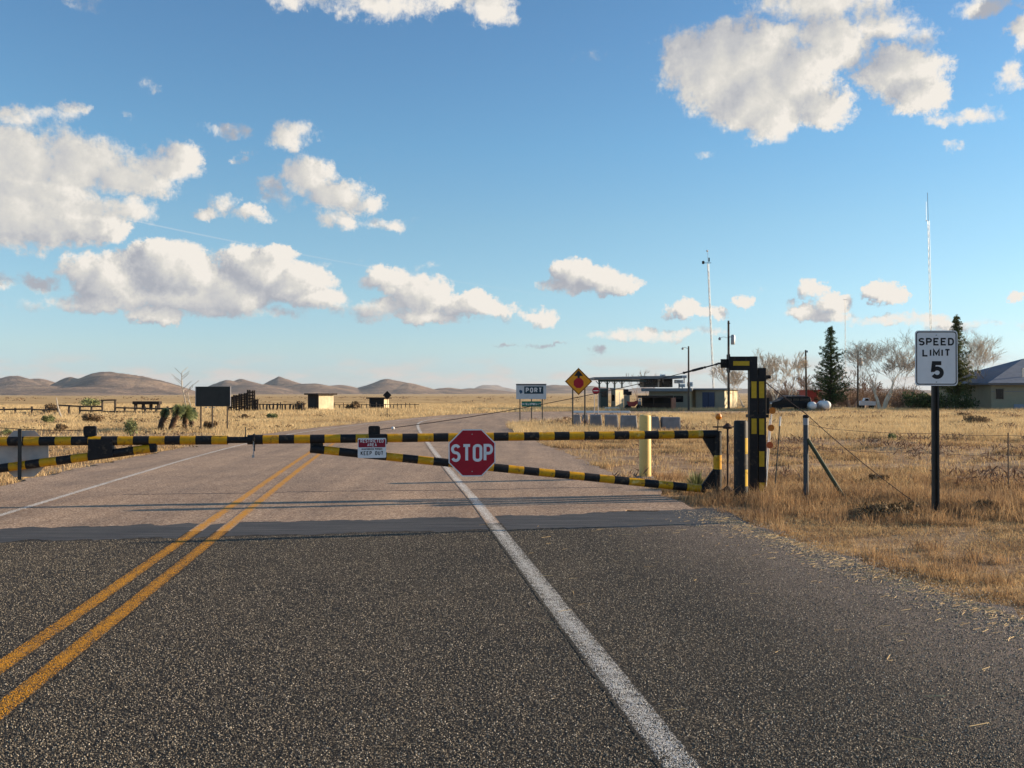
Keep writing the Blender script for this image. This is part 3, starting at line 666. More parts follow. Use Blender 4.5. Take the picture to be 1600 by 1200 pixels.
# --- right hand leaf
gt = thing('barrier_gate', GO, ga, 'long black and yellow striped gate leaf carrying the red stop sign', 'gate', 'two leaves of the road gate')
zt = gl(1100, 678.5)[1]; zl = gl(400, 687)[1]; xR = gl(1121, 700)[0]; xL = gl(389, 690)[0]
TB = [401, 411, 436, 460, 484.5, 507.5, 532, 556, 580, 604, 628.5, 652.5, 677, 700, 724, 747.5, 771, 794, 818, 841.7, 865.5, 889, 912, 935, 959, 982, 1006, 1028, 1052, 1074, 1097]
banded(TB[1:], (xL, 0, zl), (xR, 0, zt), RB, 1 - 1).build('top_rail', [M_black, M_yell], gt, True)
mb = MB().tube([(xL - .02, 0, zl), (gl(411, 690)[0], 0, zl + .002)], RB + .006, 16); mb.tube([(xL + .06, 0, zl), (xL + .09, 0, zl)], RB + .02, 16)
mb.tube([(gl(399, 0)[0], 0, zl + .07), (gl(399, 0)[0], 0, zl - .17)], .012, 6); mb.build('sleeve', M_black, gt, True)
z1 = gl(1112, 764)[1]; z0 = gl(487, 701)[1]; x0 = gl(486, 0)[0]; x1 = gl(1100, 0)[0]
LBx = [507, 530, 604, 629, 653, 677, 701, 724, 748, 771, 794, 818, 841.7, 866, 889, 912, 936, 959, 982, 1006, 1028, 1050, 1072, 1094]
banded(LBx, (x0, 0, z0), (x1, 0, z1), RB * .95, 0).build('bottom_rail', [M_black, M_yell], gt, True)
mb = MB(); a = gl(486, 0)[0]; b = gl(506, 0)[0]
mb.prism([(a, zl - .02), (b, zl - .02), (b, z0 - .05), (a, z0 + .0)], -.012, .012); mb.build('end_plate', M_black, gt)
# upright at the hinge end with its corner gussets and one yellow band
mb = MB(); zs = [zt, gl(0, 710)[1] if 0 else gl(1121, 711)[1], gl(1121, 733)[1], z1]
mb.tube([(xR, 0, zt + .05), (xR, 0, zs[1])], .066, 14, 0); mb.tube([(xR, 0, zs[1]), (xR, 0, zs[2])], .067, 14, 1, cap=False); mb.tube([(xR, 0, zs[2]), (xR, 0, z1 - .08)], .066, 14, 0)
mb.build('upright', [M_black, M_yell], gt, True)
for (za, sgn) in ((zt, -1), (z1, 1)):
    g1 = gl(1096 if sgn < 0 else 1094, 0)[0]; h = .37 if sgn < 0 else .33
    MB().prism([(g1, za), (xR - .03, za), (xR - .03, za + sgn * h), (xR - .06, za + sgn * h), (g1, za + sgn * .05)], -.02, .02).build('gusset', M_black, gt)
mb = MB()                       # hinge straps, pin and its collars
hx = gl(1137, 700)[0]; zu, zd = gl(1137, 667)[1], gl(1137, 765)[1]
mb.tube([(hx, 0, zd - .05), (hx, 0, zu + .05)], .017, 10)
for z in (zu, zd):
    mb.box((hx - .02, 0, z), (.44, .05, .022)); mb.lathe([(.02, -.035), (.07, -.03), (.085, 0), (.05, .03), (.02, .06)], (hx, 0, z), 12)
mb.build('hinge', M_rust, gt, True)
# wire rope brackets on top of each leaf
def rope_bracket(px, parent, plate):
    x = gl(px, 0)[0]; z = gl(px, 687)[1]; mb = MB()
    mb.prism(rrect(.175, .15, .03, cx=x, cz=z + .135), -.03, .03); mb.box((x + .02, 0, z + .05), (.20, .16, .06)); mb.lathe([(.012, -.01), (.012, .01)], (x, -.036, z + .16), 8)
    mb.box((x + .01, -.035, z + .165), (.02, .02, .02))
    return mb.build('rope_bracket', M_black, parent)
rope_bracket(585.5, gt, 0)
mb = MB(); a, b = gl(588, 0)[0], gl(606, 0)[0]; mb.box(((a + b) / 2, 0, gl(596, 686)[1]), (b - a, .15, .145)); mb.build('clamp', M_black, gt)
# chain with a small padlock
mb = MB(); cx = gl(398, 0)[0]
for i in range(9): mb.tube([(cx + .012 * (i % 2), -.075, zl - .02 - i * .022), (cx + .012 * ((i + 1) % 2), -.075, zl - .035 - i * .022)], .008, 6)
mb.box((cx, -.075, zl - .24), (.035, .02, .045)); mb.build('chain', M_galv, gt)
# --- left hand leaf
gl_t = thing('barrier_gate', GO + gd * gl(372, 0)[0], ga, 'left black and yellow striped gate leaf crossing in front of a grey sign back', 'gate', 'two leaves of the road gate')
XO = gl(372, 0)[0]
def gx_(px): return gl(px, 0)[0] - XO
zc = gl(372, 687.5)[1]; ze = gl(0, 688.8)[1]
xe = gx_(0) - 3.4
TL = [357, 333, 308, 284, 260, 236, 211, 187, 161, 141, 115, 90, 65, 41, 16] + [16 - 24.5 * i for i in range(1, 40)]
def banded2(pxs, xa, za, xb, zb, rad, first):
    xs = [xa] + sorted([gx_(p) for p in pxs if xa < gx_(p) < xb]) + [xb]; mb = MB(); c = first
    for i, (a, b) in enumerate(zip(xs, xs[1:])):
        z = lambda q: za + (zb - za) * (q - xa) / (xb - xa)
        mb.tube([(a, 0, z(a)), (b, 0, z(b))], rad, 16, c, cap=i in (0, len(xs) - 2)); c = 1 - c
    return mb
nb = len([p for p in TL if xe < gx_(p) < gx_(357.01)])
banded2(TL, xe, ze, gx_(357.5), zc, RB, (nb) % 2 and 1 or 0).build('top_rail', [M_black, M_yell], gl_t, True)
MB().tube([(gx_(350), 0, zc), (gx_(391), 0, zc)], RB * .74, 14).build('locking_tube', M_black, gl_t, True)
MB().tube([(gx_(385), 0, zc + .03), (gx_(385), 0, gl(385, 667)[1])], .009, 6).build('pin', M_steel, gl_t)
TLL = [237, 212, 141, 115, 92, 66, 44, 18] + [18 - 24.5 * i for i in range(1, 40)]
nb = len([p for p in TLL if xe < gx_(p) < gx_(246)])
zm = gl(0, 732)[1]; zn = gl(244, 699.5)[1]; zx = zm + (zm - zn) / (gx_(244) - gx_(0)) * (gx_(0) - xe)
banded2(TLL, xe, zx + .0, gx_(246), zn, RB * .95, (nb % 2)).build('bottom_rail', [M_black, M_yell], gl_t, True)
mb = MB(); a, b = gx_(142), gx_(180); mb.prism([(a, gl(142, 686)[1]), (b, gl(180, 686)[1]), (b, gl(180, 712)[1]), (a, gl(142, 719)[1])], -.075, .075)
mb.build('brace_plate', M_black, gl_t); mb = MB(); mb.prism([(gx_(236), zc), (gx_(247), zc), (gx_(247), zn - .05), (gx_(236), zn - .04)], -.05, .05); mb.build('end_plate', M_black, gl_t)
mb = MB(); x = gx_(143.5); z = gl(143, 687)[1]; mb.prism(rrect(.175, .15, .03, cx=x, cz=z + .125), -.03, .03); mb.box((x + .01, -.035, z + .15), (.02, .02, .02)); mb.build('rope_bracket', M_black, gl_t)
mb = MB().tube([(xe + .06, 0, ze + .05), (xe + .06, 0, zx - .08)], .066, 14); mb.prism([(xe + .12, ze), (xe + .5, ze), (xe + .12, ze - .35)], -.02, .02); mb.build('upright', M_black, gl_t, True)
# back of the sign on the left leaf
sb = thing('stop_sign', GO + gd * gl(35, 0)[0] + Vector((0, .10, 0)), ga, 'bare grey back of an octagonal sign strapped upright behind the left gate leaf', 'sign')
zc_ = gl(35, 709.5)[1]; r = .365
mb = MB(); mb.prism([(p[0], zc_ + p[1]) for p in octagon(r)], .002, .006); mb.build('panel', M_alu, sb)
mb = MB(); mb.prism([(p[0], zc_ + p[1]) for p in octagon(r * .985)], .0065, .008); mb.build('red_face', M_red, sb)
MB().box((0, -.175, zc_), (.05, .012, .73)).build('strap', M_poleblk, sb)
# stop sign on the right leaf
sx_, sz_ = gl(738, 707); st_ = thing('stop_sign', GO + gd * sx_ + Vector((0, -.085, 0)), ga, 'red octagonal stop sign with white letters fixed across both rails of the gate', 'sign')
r = .39
mb = MB(); mb.prism([(p[0], sz_ + p[1]) for p in octagon(r)], .0, .004); mb.build('panel', M_white, st_)
mb = MB(); mb.prism([(p[0], sz_ + p[1]) for p in octagon(r * .955)], -.002, -.0005); mb.build('red_face', M_red, st_)
mb = MB(); text(mb, 'STOP', 0, sz_ - .137, .272, .16, -.0032, w=.38, gap=.075); mb.build('lettering', M_white, st_)
for s in (-1, 1): MB().box((0, -.004, sz_ + s * .285), (.014, .004, .014)).build('bolt', M_galv, st_)
MB().box((0, .03, sz_), (.06, .05, .62)).build('strap', M_galv, st_)
# restricted area sign
rx, rz_ = gl(582.5, 699.5); w, h = .425, .30
rs = thing('notice_sign', GO + gd * rx + Vector((0, -.085, 0)), ga, 'small white restricted area notice with a maroon band hung on the striped rails', 'sign')
mb = MB(); mb.prism(rrect(w, h, .02, cz=rz_), 0, .004); o = mb.build('panel', M_white, rs)
mb = MB(); mb.prism(rrect(w * .95, h * .40, .008, cz=rz_ + h * .235), -.0015, -.0002); mb.build('maroon_band', mat('maroon', (.26, .01, .03), .5, var=.1), rs)
mb = MB(); text(mb, 'RESTRICTED', 0, rz_ + h * .27, .05, .17, -.0025, w=.42, gap=.16); text(mb, 'AREA', 0, rz_ + h * .08, .05, .17, -.0025, w=.42, gap=.16); mb.build('lettering', M_white, rs)
mb = MB(); text(mb, 'UNAUTHORIZED PERSONS', 0, rz_ - h * .10, .028, .17, -.0012, w=.30, gap=.10); text(mb, 'KEEP OUT', 0, rz_ - h * .36, .062, .17, -.0012, w=.38, gap=.16); mb.build('black_lettering', M_legend, rs)

# posts that carry the gate
p = on(1157.5, 14.9)
bp = thing('gate_post', (p.x, p.y, -.02), 0, 'stout round black post with two yellow reflector strips beside the gate hinge', 'post')
zt_ = P(1157, 655, 14.9).z
MB().lathe([(.108, -.3), (.108, zt_ - .03), (.10, zt_ - .008), (.08, zt_)], n=26).build('shaft', M_black, bp, True)
for ya, yb in ((682, 707), (731, 757)):
    za, zb = P(0, ya, 14.9).z, P(0, yb, 14.9).z; mb = MB(); vs = []
    for z in (za, zb):
        for k in range(6): q = R(-90 + 22 + k * 7); vs.append((.110 * math.cos(q), .110 * math.sin(q), z))
    mb.add(vs, [(k, k + 1, 7 + k, 6 + k) for k in range(5)]); mb.build('reflector_strip', M_tape, bp)
d = 15.25
def strips(root, ox, px0, px1, rows, dd, y):
    for ya, yb in rows:
        xa, xb = ((px0 - 800) / F) * dd - ox, ((px1 - 800) / F) * dd - ox; za, zb = P(0, ya, dd).z, P(0, yb, dd).z
        MB().box(((xa + xb) / 2, y, (za + zb) / 2), (xb - xa, .004, za - zb)).build('reflector_strip', M_tape, root)
p = on(1176, d); tp = thing('gate_mast', (p.x, p.y, -.02), 0, 'tall black square post with a boxy arm reaching left that holds the gate wire rope', 'post')
zt_ = P(0, 555, d).z; za = P(0, 577, d).z; mid = (zt_ + za) / 2
MB().box((0, 0, zt_ / 2 - .15), (.125, .14, zt_ + .3), bev=.008).build('shaft', M_black, tp)
xa = P(1137, 0, d).x - p.x
MB().box(((xa - .06) / 2, -.003, mid), (abs(xa) - .06, .13, zt_ - za - .004), bev=.006).build('arm', M_black, tp)
mb = MB().box((xa, -.003, mid), (.018, .18, .29)); mb.box((xa - .06, 0, mid), (.12, .03, .14)); mb.lathe([(.062, -.015), (.062, .015)], (xa - .11, 0, mid), 14); mb.build('end_plate', M_black, tp)
xs_, xe_ = P(1143, 0, d).x - p.x, P(1168, 0, d).x - p.x; MB().box(((xs_ + xe_) / 2, -.071, mid), (xe_ - xs_, .004, .07)).build('reflector_strip', M_tape, tp)
strips(tp, p.x, 1174, 1182, ((594, 620), (652, 676)), d - .07, -.073)
p2_ = on(1189.5, d + .02); t2 = thing('gate_mast', (p2_.x, p2_.y, -.02), 0, 'blunt black square post with four yellow strips, right of the arm mast', 'post')
zt2 = P(0, 573, d).z
MB().box((0, 0, zt2 / 2 - .15), (.125, .14, zt2 + .3), bev=.008).build('shaft', M_black, t2)
mb = MB().box((0, 0, P(0, 588, d).z), (.16, .17, .06)); mb.tube([(.06, -.02, P(0, 587, d).z), (.14, -.02, P(0, 587, d).z)], .03, 10); mb.build('collar', M_black, t2)
strips(t2, p2_.x, 1186, 1194, ((594, 620), (652, 677), (703, 727), (752, 768)), d - .05, -.073)
mb = MB().box((-.065, 0, P(0, 648, d).z), (.32, .19, .05)); mb.box((.10, 0, P(0, 632, d).z), (.04, .06, .26)); mb.build('clamp_band', M_black, t2)
# wire ropes
def rope(a, b, sag=.03, r=.006, n=14):
    a, b = Vector(a), Vector(b); pts = []
    for i in range(n + 1):
        t = i / n; q = a.lerp(b, t); q.z -= sag * 4 * t * (1 - t); pts.append(q)
    return pts
A_ = Vector((p.x + xa - .14, p.y, mid - .02)); bx, bz = gl(593, 671); B_ = GO + gd * bx + Vector((0, 0, bz))
w1 = thing('wire_rope', A_, 0, 'rusty wire rope running from the mast arm down to the right gate leaf', 'cable')
pts = [q - A_ for q in rope(A_, B_, .10, n=26)]
MB().tube(pts, .006, 6).build('rope', M_rust, w1, True)
u = (pts[3] - pts[0]).normalized(); mb = MB()
mb.tube([u * .02, u * .30], .011, 8); mb.tube([u * .28, u * .46], .020, 8); mb.tube([u * .44, u * .62], .014, 8)
for k in (.05, .25, .42, .60): mb.box(u * k, (.03, .024, .036))
mb.build('turnbuckle', M_steel, w1)
for k in (1.15, 1.35): MB().box(u * k, (.026, .022, .032)).build('rope_clip', M_steel, w1)
q = pts[-2]; mb = MB(); mb.lathe([(.004, -.028), (.022, -.018), (.03, 0), (.022, .018), (.004, .028)], q + Vector((0, -.01, -.01)), 12); mb.build('white_bead', M_wpaint, w1, True)
bx, bz = gl(140, 672); B2 = GO + gd * bx + Vector((0, 0, bz)); A2 = GO + gd * (XO + xe - .3) + Vector((0, 0, 2.0))
w2 = thing('wire_rope', A2, 0, 'rusty wire rope slanting up to the left from the left gate leaf bracket', 'cable')
MB().tube([q - A2 for q in rope(A2, B2, .25, n=20)], .006, 6).build('rope', M_rust, w2, True)
# orange ball on a whip standing on the gate end
bp_ = GO + gd * gl(1120, 0)[0]; ob = thing('marker_whip', (bp_.x, bp_.y, zt + .06), 0, 'single orange ball on a short black whip standing on the gate corner', 'reflector')
hz = gl(1122, 651)[1] - zt - .06
MB().tube([(0, 0, 0), (.012, 0, hz)], .009, 6).build('rod', M_steel, ob)
MB().lathe([(.012, -.052), (.04, -.04), (.055, 0), (.04, .04), (.012, .052)], (.014, -.01, hz), 14).build('ball', M_amber, ob, True)
# left gate post, beyond the picture edge
q = GO + gd * (XO + xe - .3); lp = thing('gate_post', (q.x, q.y, -.02), 0, 'tall black post holding the hinge end of the left gate leaf', 'post')
MB().lathe([(.108, -.3), (.108, 2.1), (.08, 2.13)], n=24).build('shaft', M_black, lp, True)

# delineator stakes beside the posts
def stake(px0, py0, px1, py1, d, m, label, balls=(), group=None, white=False, rad=.011):
    a = P(px0, py0, d); b = P(px1, py1, d); t = thing('marker_stake', (a.x, a.y, a.z), 0, label, 'marker stake', group)
    v = b - a; MB().tube([-v * .08, v], rad, 6).build('rod', m, t)
    if white: MB().tube([v * .88, v * 1.0], rad + .004, 6).build('white_tip', M_wpaint, t)
    for k, (f, mm) in enumerate(balls):
        mb = MB(); c = v * f; n = 14; mb.lathe([(.02, -.006), (.055, -.006), (.055, .006), (.02, .006)], (0, 0, 0), n)
        mb.v = [tuple(Vector(c) + Vector((q[0], q[2] - .03, q[1]))) for q in mb.v]; mb.build('reflector', mm, t, True)
    return t
M_or2 = mat('orange_reflector', (.85, .16, .03), .35, var=.2, scale=30, spec=.5)
stake(1196, 772, 1206, 641, 15.6, M_wpaint, 'pale leaning stake with three round orange reflectors beside the black posts', ((.995, M_amber), (.79, M_amber), (.585, M_or2)))
stake(1193.5, 771, 1203, 655, 15.7, M_wpaint, 'plain pale leaning rod just left of the reflector stake')
stake(1210, 773, 1219.5, 651, 15.5, M_poleblk, 'dark leaning stake with a white tip right of the orange reflectors', white=True)

# fence strainer post with brace and guy wire
d = 14.9; p = on(1259, d); fp = thing('fence_post', (p.x, p.y, -.02), 0, 'grey strainer post with a white band and a slanting green brace, right of the gate', 'post')
zt_ = P(0, 646, d).z
MB().lathe([(.040, -.2), (.040, zt_ - .03)], n=14).build('shaft', M_rub, fp, True)
mb = MB().lathe([(.0425, P(0, 662, d).z), (.0425, P(0, 651, d).z)], n=14); mb.build('white_band', mat('pale_tape', (.35, .36, .38), .5), fp)
MB().lathe([(.045, zt_ - .05), (.05, zt_ - .02), (.03, zt_)], n=12).build('cap', M_steel, fp, True)
b = P(1322, 776, d - .1); a = P(1263, 684, d); MB().tube([a - p + Vector((-.02, -.02, .0)), b - p + Vector((0, 0, -.05))], .03, 8).build('brace', M_greenpost, fp, True)
gyA = P(1214, 612, 15.2); gyB = P(1260, 647, d - .03); gyC = P(1450, 800, 13.1)
gw = thing('guy_wire', gyB, 0, 'twisted guy wire passing over the grey strainer post down to the grass', 'cable')
MB().tube([q - gyB for q in rope(P(1196, 597, 15.25), gyB, .01, n=6)], .008, 6).build('upper_wire', M_rust, gw)
MB().tube([q - gyB for q in rope(gyB, gyC, .05, n=10)], .006, 5).build('lower_wire', M_rust, gw)

# barbed wire fence running off to the right
fr = thing('wire_fence', (p.x, p.y, 0), 0, 'two strand rusty barbed wire fence crossing the dry grass to the right', 'fence')
def fpt(px, py, dd): return P(px, py, dd) - Vector((p.x, p.y, 0))
W = [(1262, 662, 14.9), (1320, 672, 15.3), (1460, 677, 15.9), (1575, 680, 16.4), (1720, 684, 17), (2200, 700, 19.5)]
for k, dy in enumerate((0, 31)):
    pts = [fpt(a, b + dy, c) for a, b, c in W]; fine = []
    for i in range(len(pts) - 1): fine += rope(pts[i], pts[i + 1], .02, n=6)[:-1]
    mb = MB().tube(fine, .0035, 4); rr = random.Random(k)
    for q in fine[::1]:
        a = Vector((rr.uniform(-.01, .01), rr.uniform(-.01, .01), .015)); mb.tube([q - a, q + a], .002, 3)
    mb.build('wire', M_rust, fr)
for px, dd in ((1575, 16.4), (1720, 17), (1900, 18), (2200, 19.5)):
    a = on(px, dd); a = a - Vector((p.x, p.y, 0)); MB().tube([a + Vector((0, 0, -.2)), a + Vector((0, 0, .95))], .011, 6).build('stay', M_rust, fr)

# yellow bollard
p = on(1008, 18.2); bo = thing('bollard', (p.x, p.y, 0), 0, 'cream yellow steel bollard standing behind the right gate leaf', 'bollard')
MB().lathe([(.112, -.3), (.112, 1.17), (.10, 1.2), (.06, 1.215)], n=30).build('pipe', M_cream, bo, True)
MB().lathe([(.19, -.1), (.19, .03), (.13, .05)], n=20).build('footing', M_conc, bo, True)

# speed limit sign
d = 12.6; p = on(1463, d); sg = thing('speed_limit_sign', (p.x, p.y, -.04), R(-1), 'white speed limit 5 sign on a dark square post in the roadside grass', 'sign')
zc = P(0, 559.5, d).z + .04; w, h = .555, .725
mb = MB(); mb.prism(rrect(w, h, .045, cz=zc), -.004, 0); mb.build('panel', M_white, sg)
mb = MB(); o_ = rrect(w - .028, h - .028, .038, cz=zc); i_ = rrect(w - .052, h - .052, .028, cz=zc); n = len(o_)
mb.add([(x, -.0055, z) for x, z in o_ + i_], [(k, (k + 1) % n, n + (k + 1) % n, n + k) for k in range(n)]); mb.build('border', M_legend, sg)
mb = MB(); text(mb, 'SPEED', 0, zc + .165, .10, .205, -.0056, w=.58, gap=.17); text(mb, 'LIMIT', 0, zc + .02, .10, .205, -.0056, w=.56, gap=.19)
text(mb, '5', .01, zc - .28, .24, .22, -.0056, w=.50); mb.build('lettering', M_legend, sg)
for z in (.30, -.315): MB().box((0, -.0065, zc + z), (.014, .006, .014)).build('bolt', M_galv, sg)
mb = MB(); hp = zc + .3
for s in (-1, 1): mb.box((s * .032, .035, hp / 2 - .15), (.022, .05, hp + .3))
mb.box((0, .056, hp / 2 - .15), (.055, .012, hp + .3)); mb.build('post', M_poleblk, sg)

# ------------------------------------------------------------------ signs beyond the gate
def sign_post(px, dd, top_py, root, w=.06, m=M_poleblk, name='post'):
    a = on(px, dd); zt = P(0, top_py, dd).z; q = a - root.location
    return MB().box((q.x, q.y + .04, (zt + q.z - .3) / 2 + root.location.z * 0), (w, w, zt - q.z + .3 if 0 else (zt - (a.z - .3)))) if 0 else MB().tube([(q.x, q.y + .04, a.z - .3 - root.location.z), (q.x, q.y + .04, zt - root.location.z)], w / 2, 6).build(name, m, root)
d = 42; p = on(904, d); da = thing('stop_ahead_sign', p, 0, 'yellow diamond warning sign with a red octagon and black arrow on two posts', 'sign')
for px in (895, 914): sign_post(px, d, 590, da, .075)
zc = P(0, 596, d).z - p.z; r = .60
mb = MB(); mb.prism([(r, zc), (0, zc + r), (-r, zc), (0, zc - r)], -.02, -.012); mb.build('panel', M_osign, da)
mb = MB(); o_ = [(r * .97, zc), (0, zc + r * .97), (-r * .97, zc), (0, zc - r * .97)]; i_ = [(r * .90, zc), (0, zc + r * .90), (-r * .90, zc), (0, zc - r * .90)]
mb.add([(x, -.0225, z) for x, z in o_ + i_], [(k, (k + 1) % 4, 4 + (k + 1) % 4, 4 + k) for k in range(4)])
polygon(mb, [(-.20, zc + .24), (.20, zc + .24), (0, zc + .50)], -.0235); polygon(mb, [(-.05, zc + .15), (.05, zc + .15), (.05, zc + .25), (-.05, zc + .25)], -.0237); mb.build('arrow', M_legend, da)
mb = MB(); mb.prism([(x, zc - .07 + z) for x, z in octagon(.235)], -.027, -.021); mb.build('red_octagon', M_red, da)

d = 52; p = on(830, d); ps = thing('port_sign', p, 0, 'white PORT board with a blue emblem above a green panel on three posts', 'sign')
for px in (812.5, 830.5, 847.5): sign_post(px, d, 602, ps, .07)
k = d / F; X = lambda px: (px - 830) * k
za, zb = P(0, 600, d).z - p.z, P(0, 623.5, d).z - p.z; zc = (za + zb) / 2
mb = MB(); mb.box((0, -.02, zc), (47 * k, .03, za - zb)); mb.build('panel', mat('pale_grey_sign', (.56, .60, .62), .5, var=.1), ps)
MB().box((0, -.025, za - .03), (47.4 * k, .05, .08)).build('header', mat('header_grey', (.12, .13, .14), .6), ps)
MB().box((X(834), -.038, P(0, 609.5, d).z - p.z), (30 * k, .004, 11.5 * k)).build('dark_band', M_bsign, ps)
mb = MB(); text(mb, 'PORT', X(834), P(0, 609.5, d).z - p.z - 3.8 * k, 7.6 * k, .2, -.042, w=.44, gap=.24); mb.build('lettering', M_white, ps)
mb = MB(); q = P(0, 611.5, d).z - p.z
polygon(mb, [(X(812), q + .10), (X(816), q + .04), (X(816.5), q - .06), (X(813.5), q - .14), (X(811.5), q - .02)], -.039); polygon(mb, [(X(811), q + .03), (X(813), q + .06), (X(812), q - .08)], -.0395); mb.build('emblem', mat('emblem_blue', (.03, .09, .17), .5), ps)
mb = MB(); z0_, z1_ = P(0, 627, d).z - p.z, P(0, 635.5, d).z - p.z; mb.box((X(830.5), -.02, (z0_ + z1_) / 2), (31 * k, .03, z0_ - z1_)); mb.build('green_panel', M_gsign, ps)
mb = MB(); text(mb, 'ANTELOPE', X(824.5), z1_ + 2.6 * k, 3.2 * k, .2, -.038, w=.42, gap=.22); text(mb, 'WELLS', X(838.5), z1_ + 2.6 * k, 3.2 * k, .2, -.038, w=.42, gap=.22); mb.build('green_panel_lettering', M_white, ps)

d = 41; p = on(333, d); bs = thing('road_sign', p, R(4), 'large dark blank back of a road sign on three thin posts left of the road', 'sign')
for px in (314, 331.5, 354.5):
    a = on(px, d) - p; MB().tube([(a.x, .05, -.3), (a.x, .05, P(0, 608, d).z - p.z)], .035, 6).build('post', M_wood, bs)
k = d / F; za, zb = P(0, 604, d).z - p.z, P(0, 635, d).z - p.z
MB().box((0, 0, (za + zb) / 2), (53 * k, .03, za - zb)).build('panel', mat('dark_sign_back', (.035, .038, .036), .6, c2=(.025, .028, .027), scale=3), bs)
for x in (-26.6, 26.6): MB().box((x * k, -.01, (za + zb) / 2), (.025, .05, za - zb)).build('edge_trim', M_alu, bs)
for i in range(3): MB().box(((322 + i * 6 - 333) * k, .02, zb - .045), (.085, .02, .045)).build('clip', M_alu, bs)
d = 60; p = on(605, d); ds_ = thing('diamond_sign', p, 0, 'small black backed diamond sign on a thin post at the far bend', 'sign')
MB().tube([(0, .03, -.2), (0, .03, P(0, 616, d).z - p.z)], .022, 6).build('post', M_wood, ds_)
zc = P(0, 617.5, d).z - p.z; MB().prism([(.27, zc), (0, zc + .27), (-.27, zc), (0, zc - .27)], -.01, 0).build('panel', M_dark, ds_)
d = 66; p = on(931, d); ss = thing('stop_sign', p, 0, 'tiny red stop sign on a frame post beside the port canopy', 'sign')
zc = P(0, 610.5, d).z - p.z; MB().tube([(-.1, .03, -.2), (-.1, .03, zc)], .03, 6).build('post', M_alu, ss); MB().tube([(.16, .03, -.2), (.16, .03, zc - .3)], .03, 6).build('brace', M_alu, ss)
MB().prism([(x, zc + z) for x, z in octagon(.26)], -.01, 0).build('panel', M_red, ss)
MB().box((0, -.012, zc), (.34, .002, .06)).build('white_bar', M_wpaint, ss)

# row of concrete blocks along the far lane
blk = [(902, 12, 648, 665, 'smallest grey concrete block at the left end of the row'), (916, 9, 648, 664, 'narrow grey concrete block second from the left end'), (932, 19, 648, 670, 'third concrete block from the left, behind the yellow diamond posts'),
       (957, 20, 648, 671, 'fourth concrete block from the left, square topped'), (985, 25, 649, 673, 'wide concrete block just left of the cream bollard'),
       (1022, 19, 651, 674, 'concrete block just right of the cream bollard'), (1050, 30, 652, 674, 'widest chipped concrete block at the right end of the row')]
for i, (px, wpx, ya, yb, lab) in enumerate(blk):
    p = G(px, yb); k = p.y / F; w = wpx * k; h = P(0, ya, p.y).z - p.z
    t_ = thing('concrete_block', p, R((-4, 5, -2, 3, 6, -5, 2)[i]), lab, 'concrete block', 'row of concrete blocks beside the far lane')
    mb = MB().box((0, .25, h / 2 - .03), (w, .5, h + .06), bev=.05); rr = random.Random(i)
    mb.v = [(x + rr.uniform(-.015, .015) - (0.05 if z > h * .5 and x > 0 else 0), y, z + rr.uniform(-.012, .012)) for x, y, z in mb.v]
    mb.build('block', M_conc, t_); mb = MB().tube([(-.08, .25, h - .01), (-.05, .25, h + .06), (.05, .25, h + .06), (.08, .25, h - .01)], .012, 5); mb.build('lifting_loop', M_rust, t_)
p = G(940, 645); cb = MB().box((0, 0, .05), (4.6, .25, .22), bev=.03); o = cb.build('kerb', M_wpaint, None, loc=p); o['label'] = 'low white painted kerb stretching behind the yellow diamond sign'; o['category'] = 'kerb'; o.rotation_euler.z = R(-6)

# ------------------------------------------------------------------ foliage made of many small faces
def leaf_cloud(rng, c, n, r, size, up=0.0, asp=.45):
    """n leaf quads in ellipsoid r round centre c -> verts, quads, v"""
    q = rng.normal(size=(n, 3)); q /= np.linalg.norm(q, axis=1)[:, None]; q *= rng.random((n, 1)) ** .45
    ctr = np.asarray(c) + q * np.asarray(r)
    a = rng.normal(size=(n, 3)); a[:, 2] += up; a /= np.linalg.norm(a, axis=1)[:, None]
    b = np.cross(a, rng.normal(size=(n, 3))); b /= np.linalg.norm(b, axis=1)[:, None]
    s = size * (.6 + .8 * rng.random((n, 1))); a = a * s; b = b * s * asp
    V = np.stack([ctr - a, ctr + b * .9, ctr + a, ctr - b * .9], 1).reshape(-1, 3)
    return V, np.arange(n * 4).reshape(n, 4), np.repeat(rng.random(n), 4)
class Leaves:
    def __init__(s): s.V = []; s.v = []; s.n = 0
    def add(s, V, Q, v): s.V.append(V); s.v.append(v); s.n += len(V)
    def build(s, name, m, parent=None, **tg):
        V = np.concatenate(s.V); return link(name, fast_mesh(name, V, quads=np.arange(len(V)).reshape(-1, 4), mats=[m], attr={'v': np.concatenate(s.v)}), parent, **tg)
def blades(x, y, z, h, w, rng, lean=.45, seg=True):
    n = len(x); a = rng.random(n) * 2 * np.pi; l = h * lean * (rng.random(n) ** .8) * 1.3; la = rng.random(n) * 2 * np.pi
    wx, wy = np.cos(a) * w / 2, np.sin(a) * w / 2; lx, ly = np.cos(la) * l, np.sin(la) * l; v = rng.random(n)
    b0 = np.stack([x - wx, y - wy, z], -1); b1 = np.stack([x + wx, y + wy, z], -1)
    if seg:
        m0 = np.stack([x - wx * .7 + lx * .32, y - wy * .7 + ly * .32, z + h * .6], -1); m1 = np.stack([x + wx * .7 + lx * .32, y + wy * .7 + ly * .32, z + h * .6], -1)
        t = np.stack([x + lx, y + ly, z + h * (1 - .25 * l / np.maximum(h, .01))], -1)
        V = np.stack([b0, b1, m1, m0, t], 1).reshape(-1, 3); k = np.arange(n)[:, None] * 5
        return V, k + np.array([3, 2, 4]), k + np.array([0, 1, 2, 3]), np.repeat(v, 5)
    t = np.stack([x + lx, y + ly, z + h], -1); V = np.stack([b0, b1, t], 1).reshape(-1, 3)
    return V, np.arange(n * 3).reshape(n, 3), None, np.repeat(v, 3)
rng = np.random.default_rng(11)
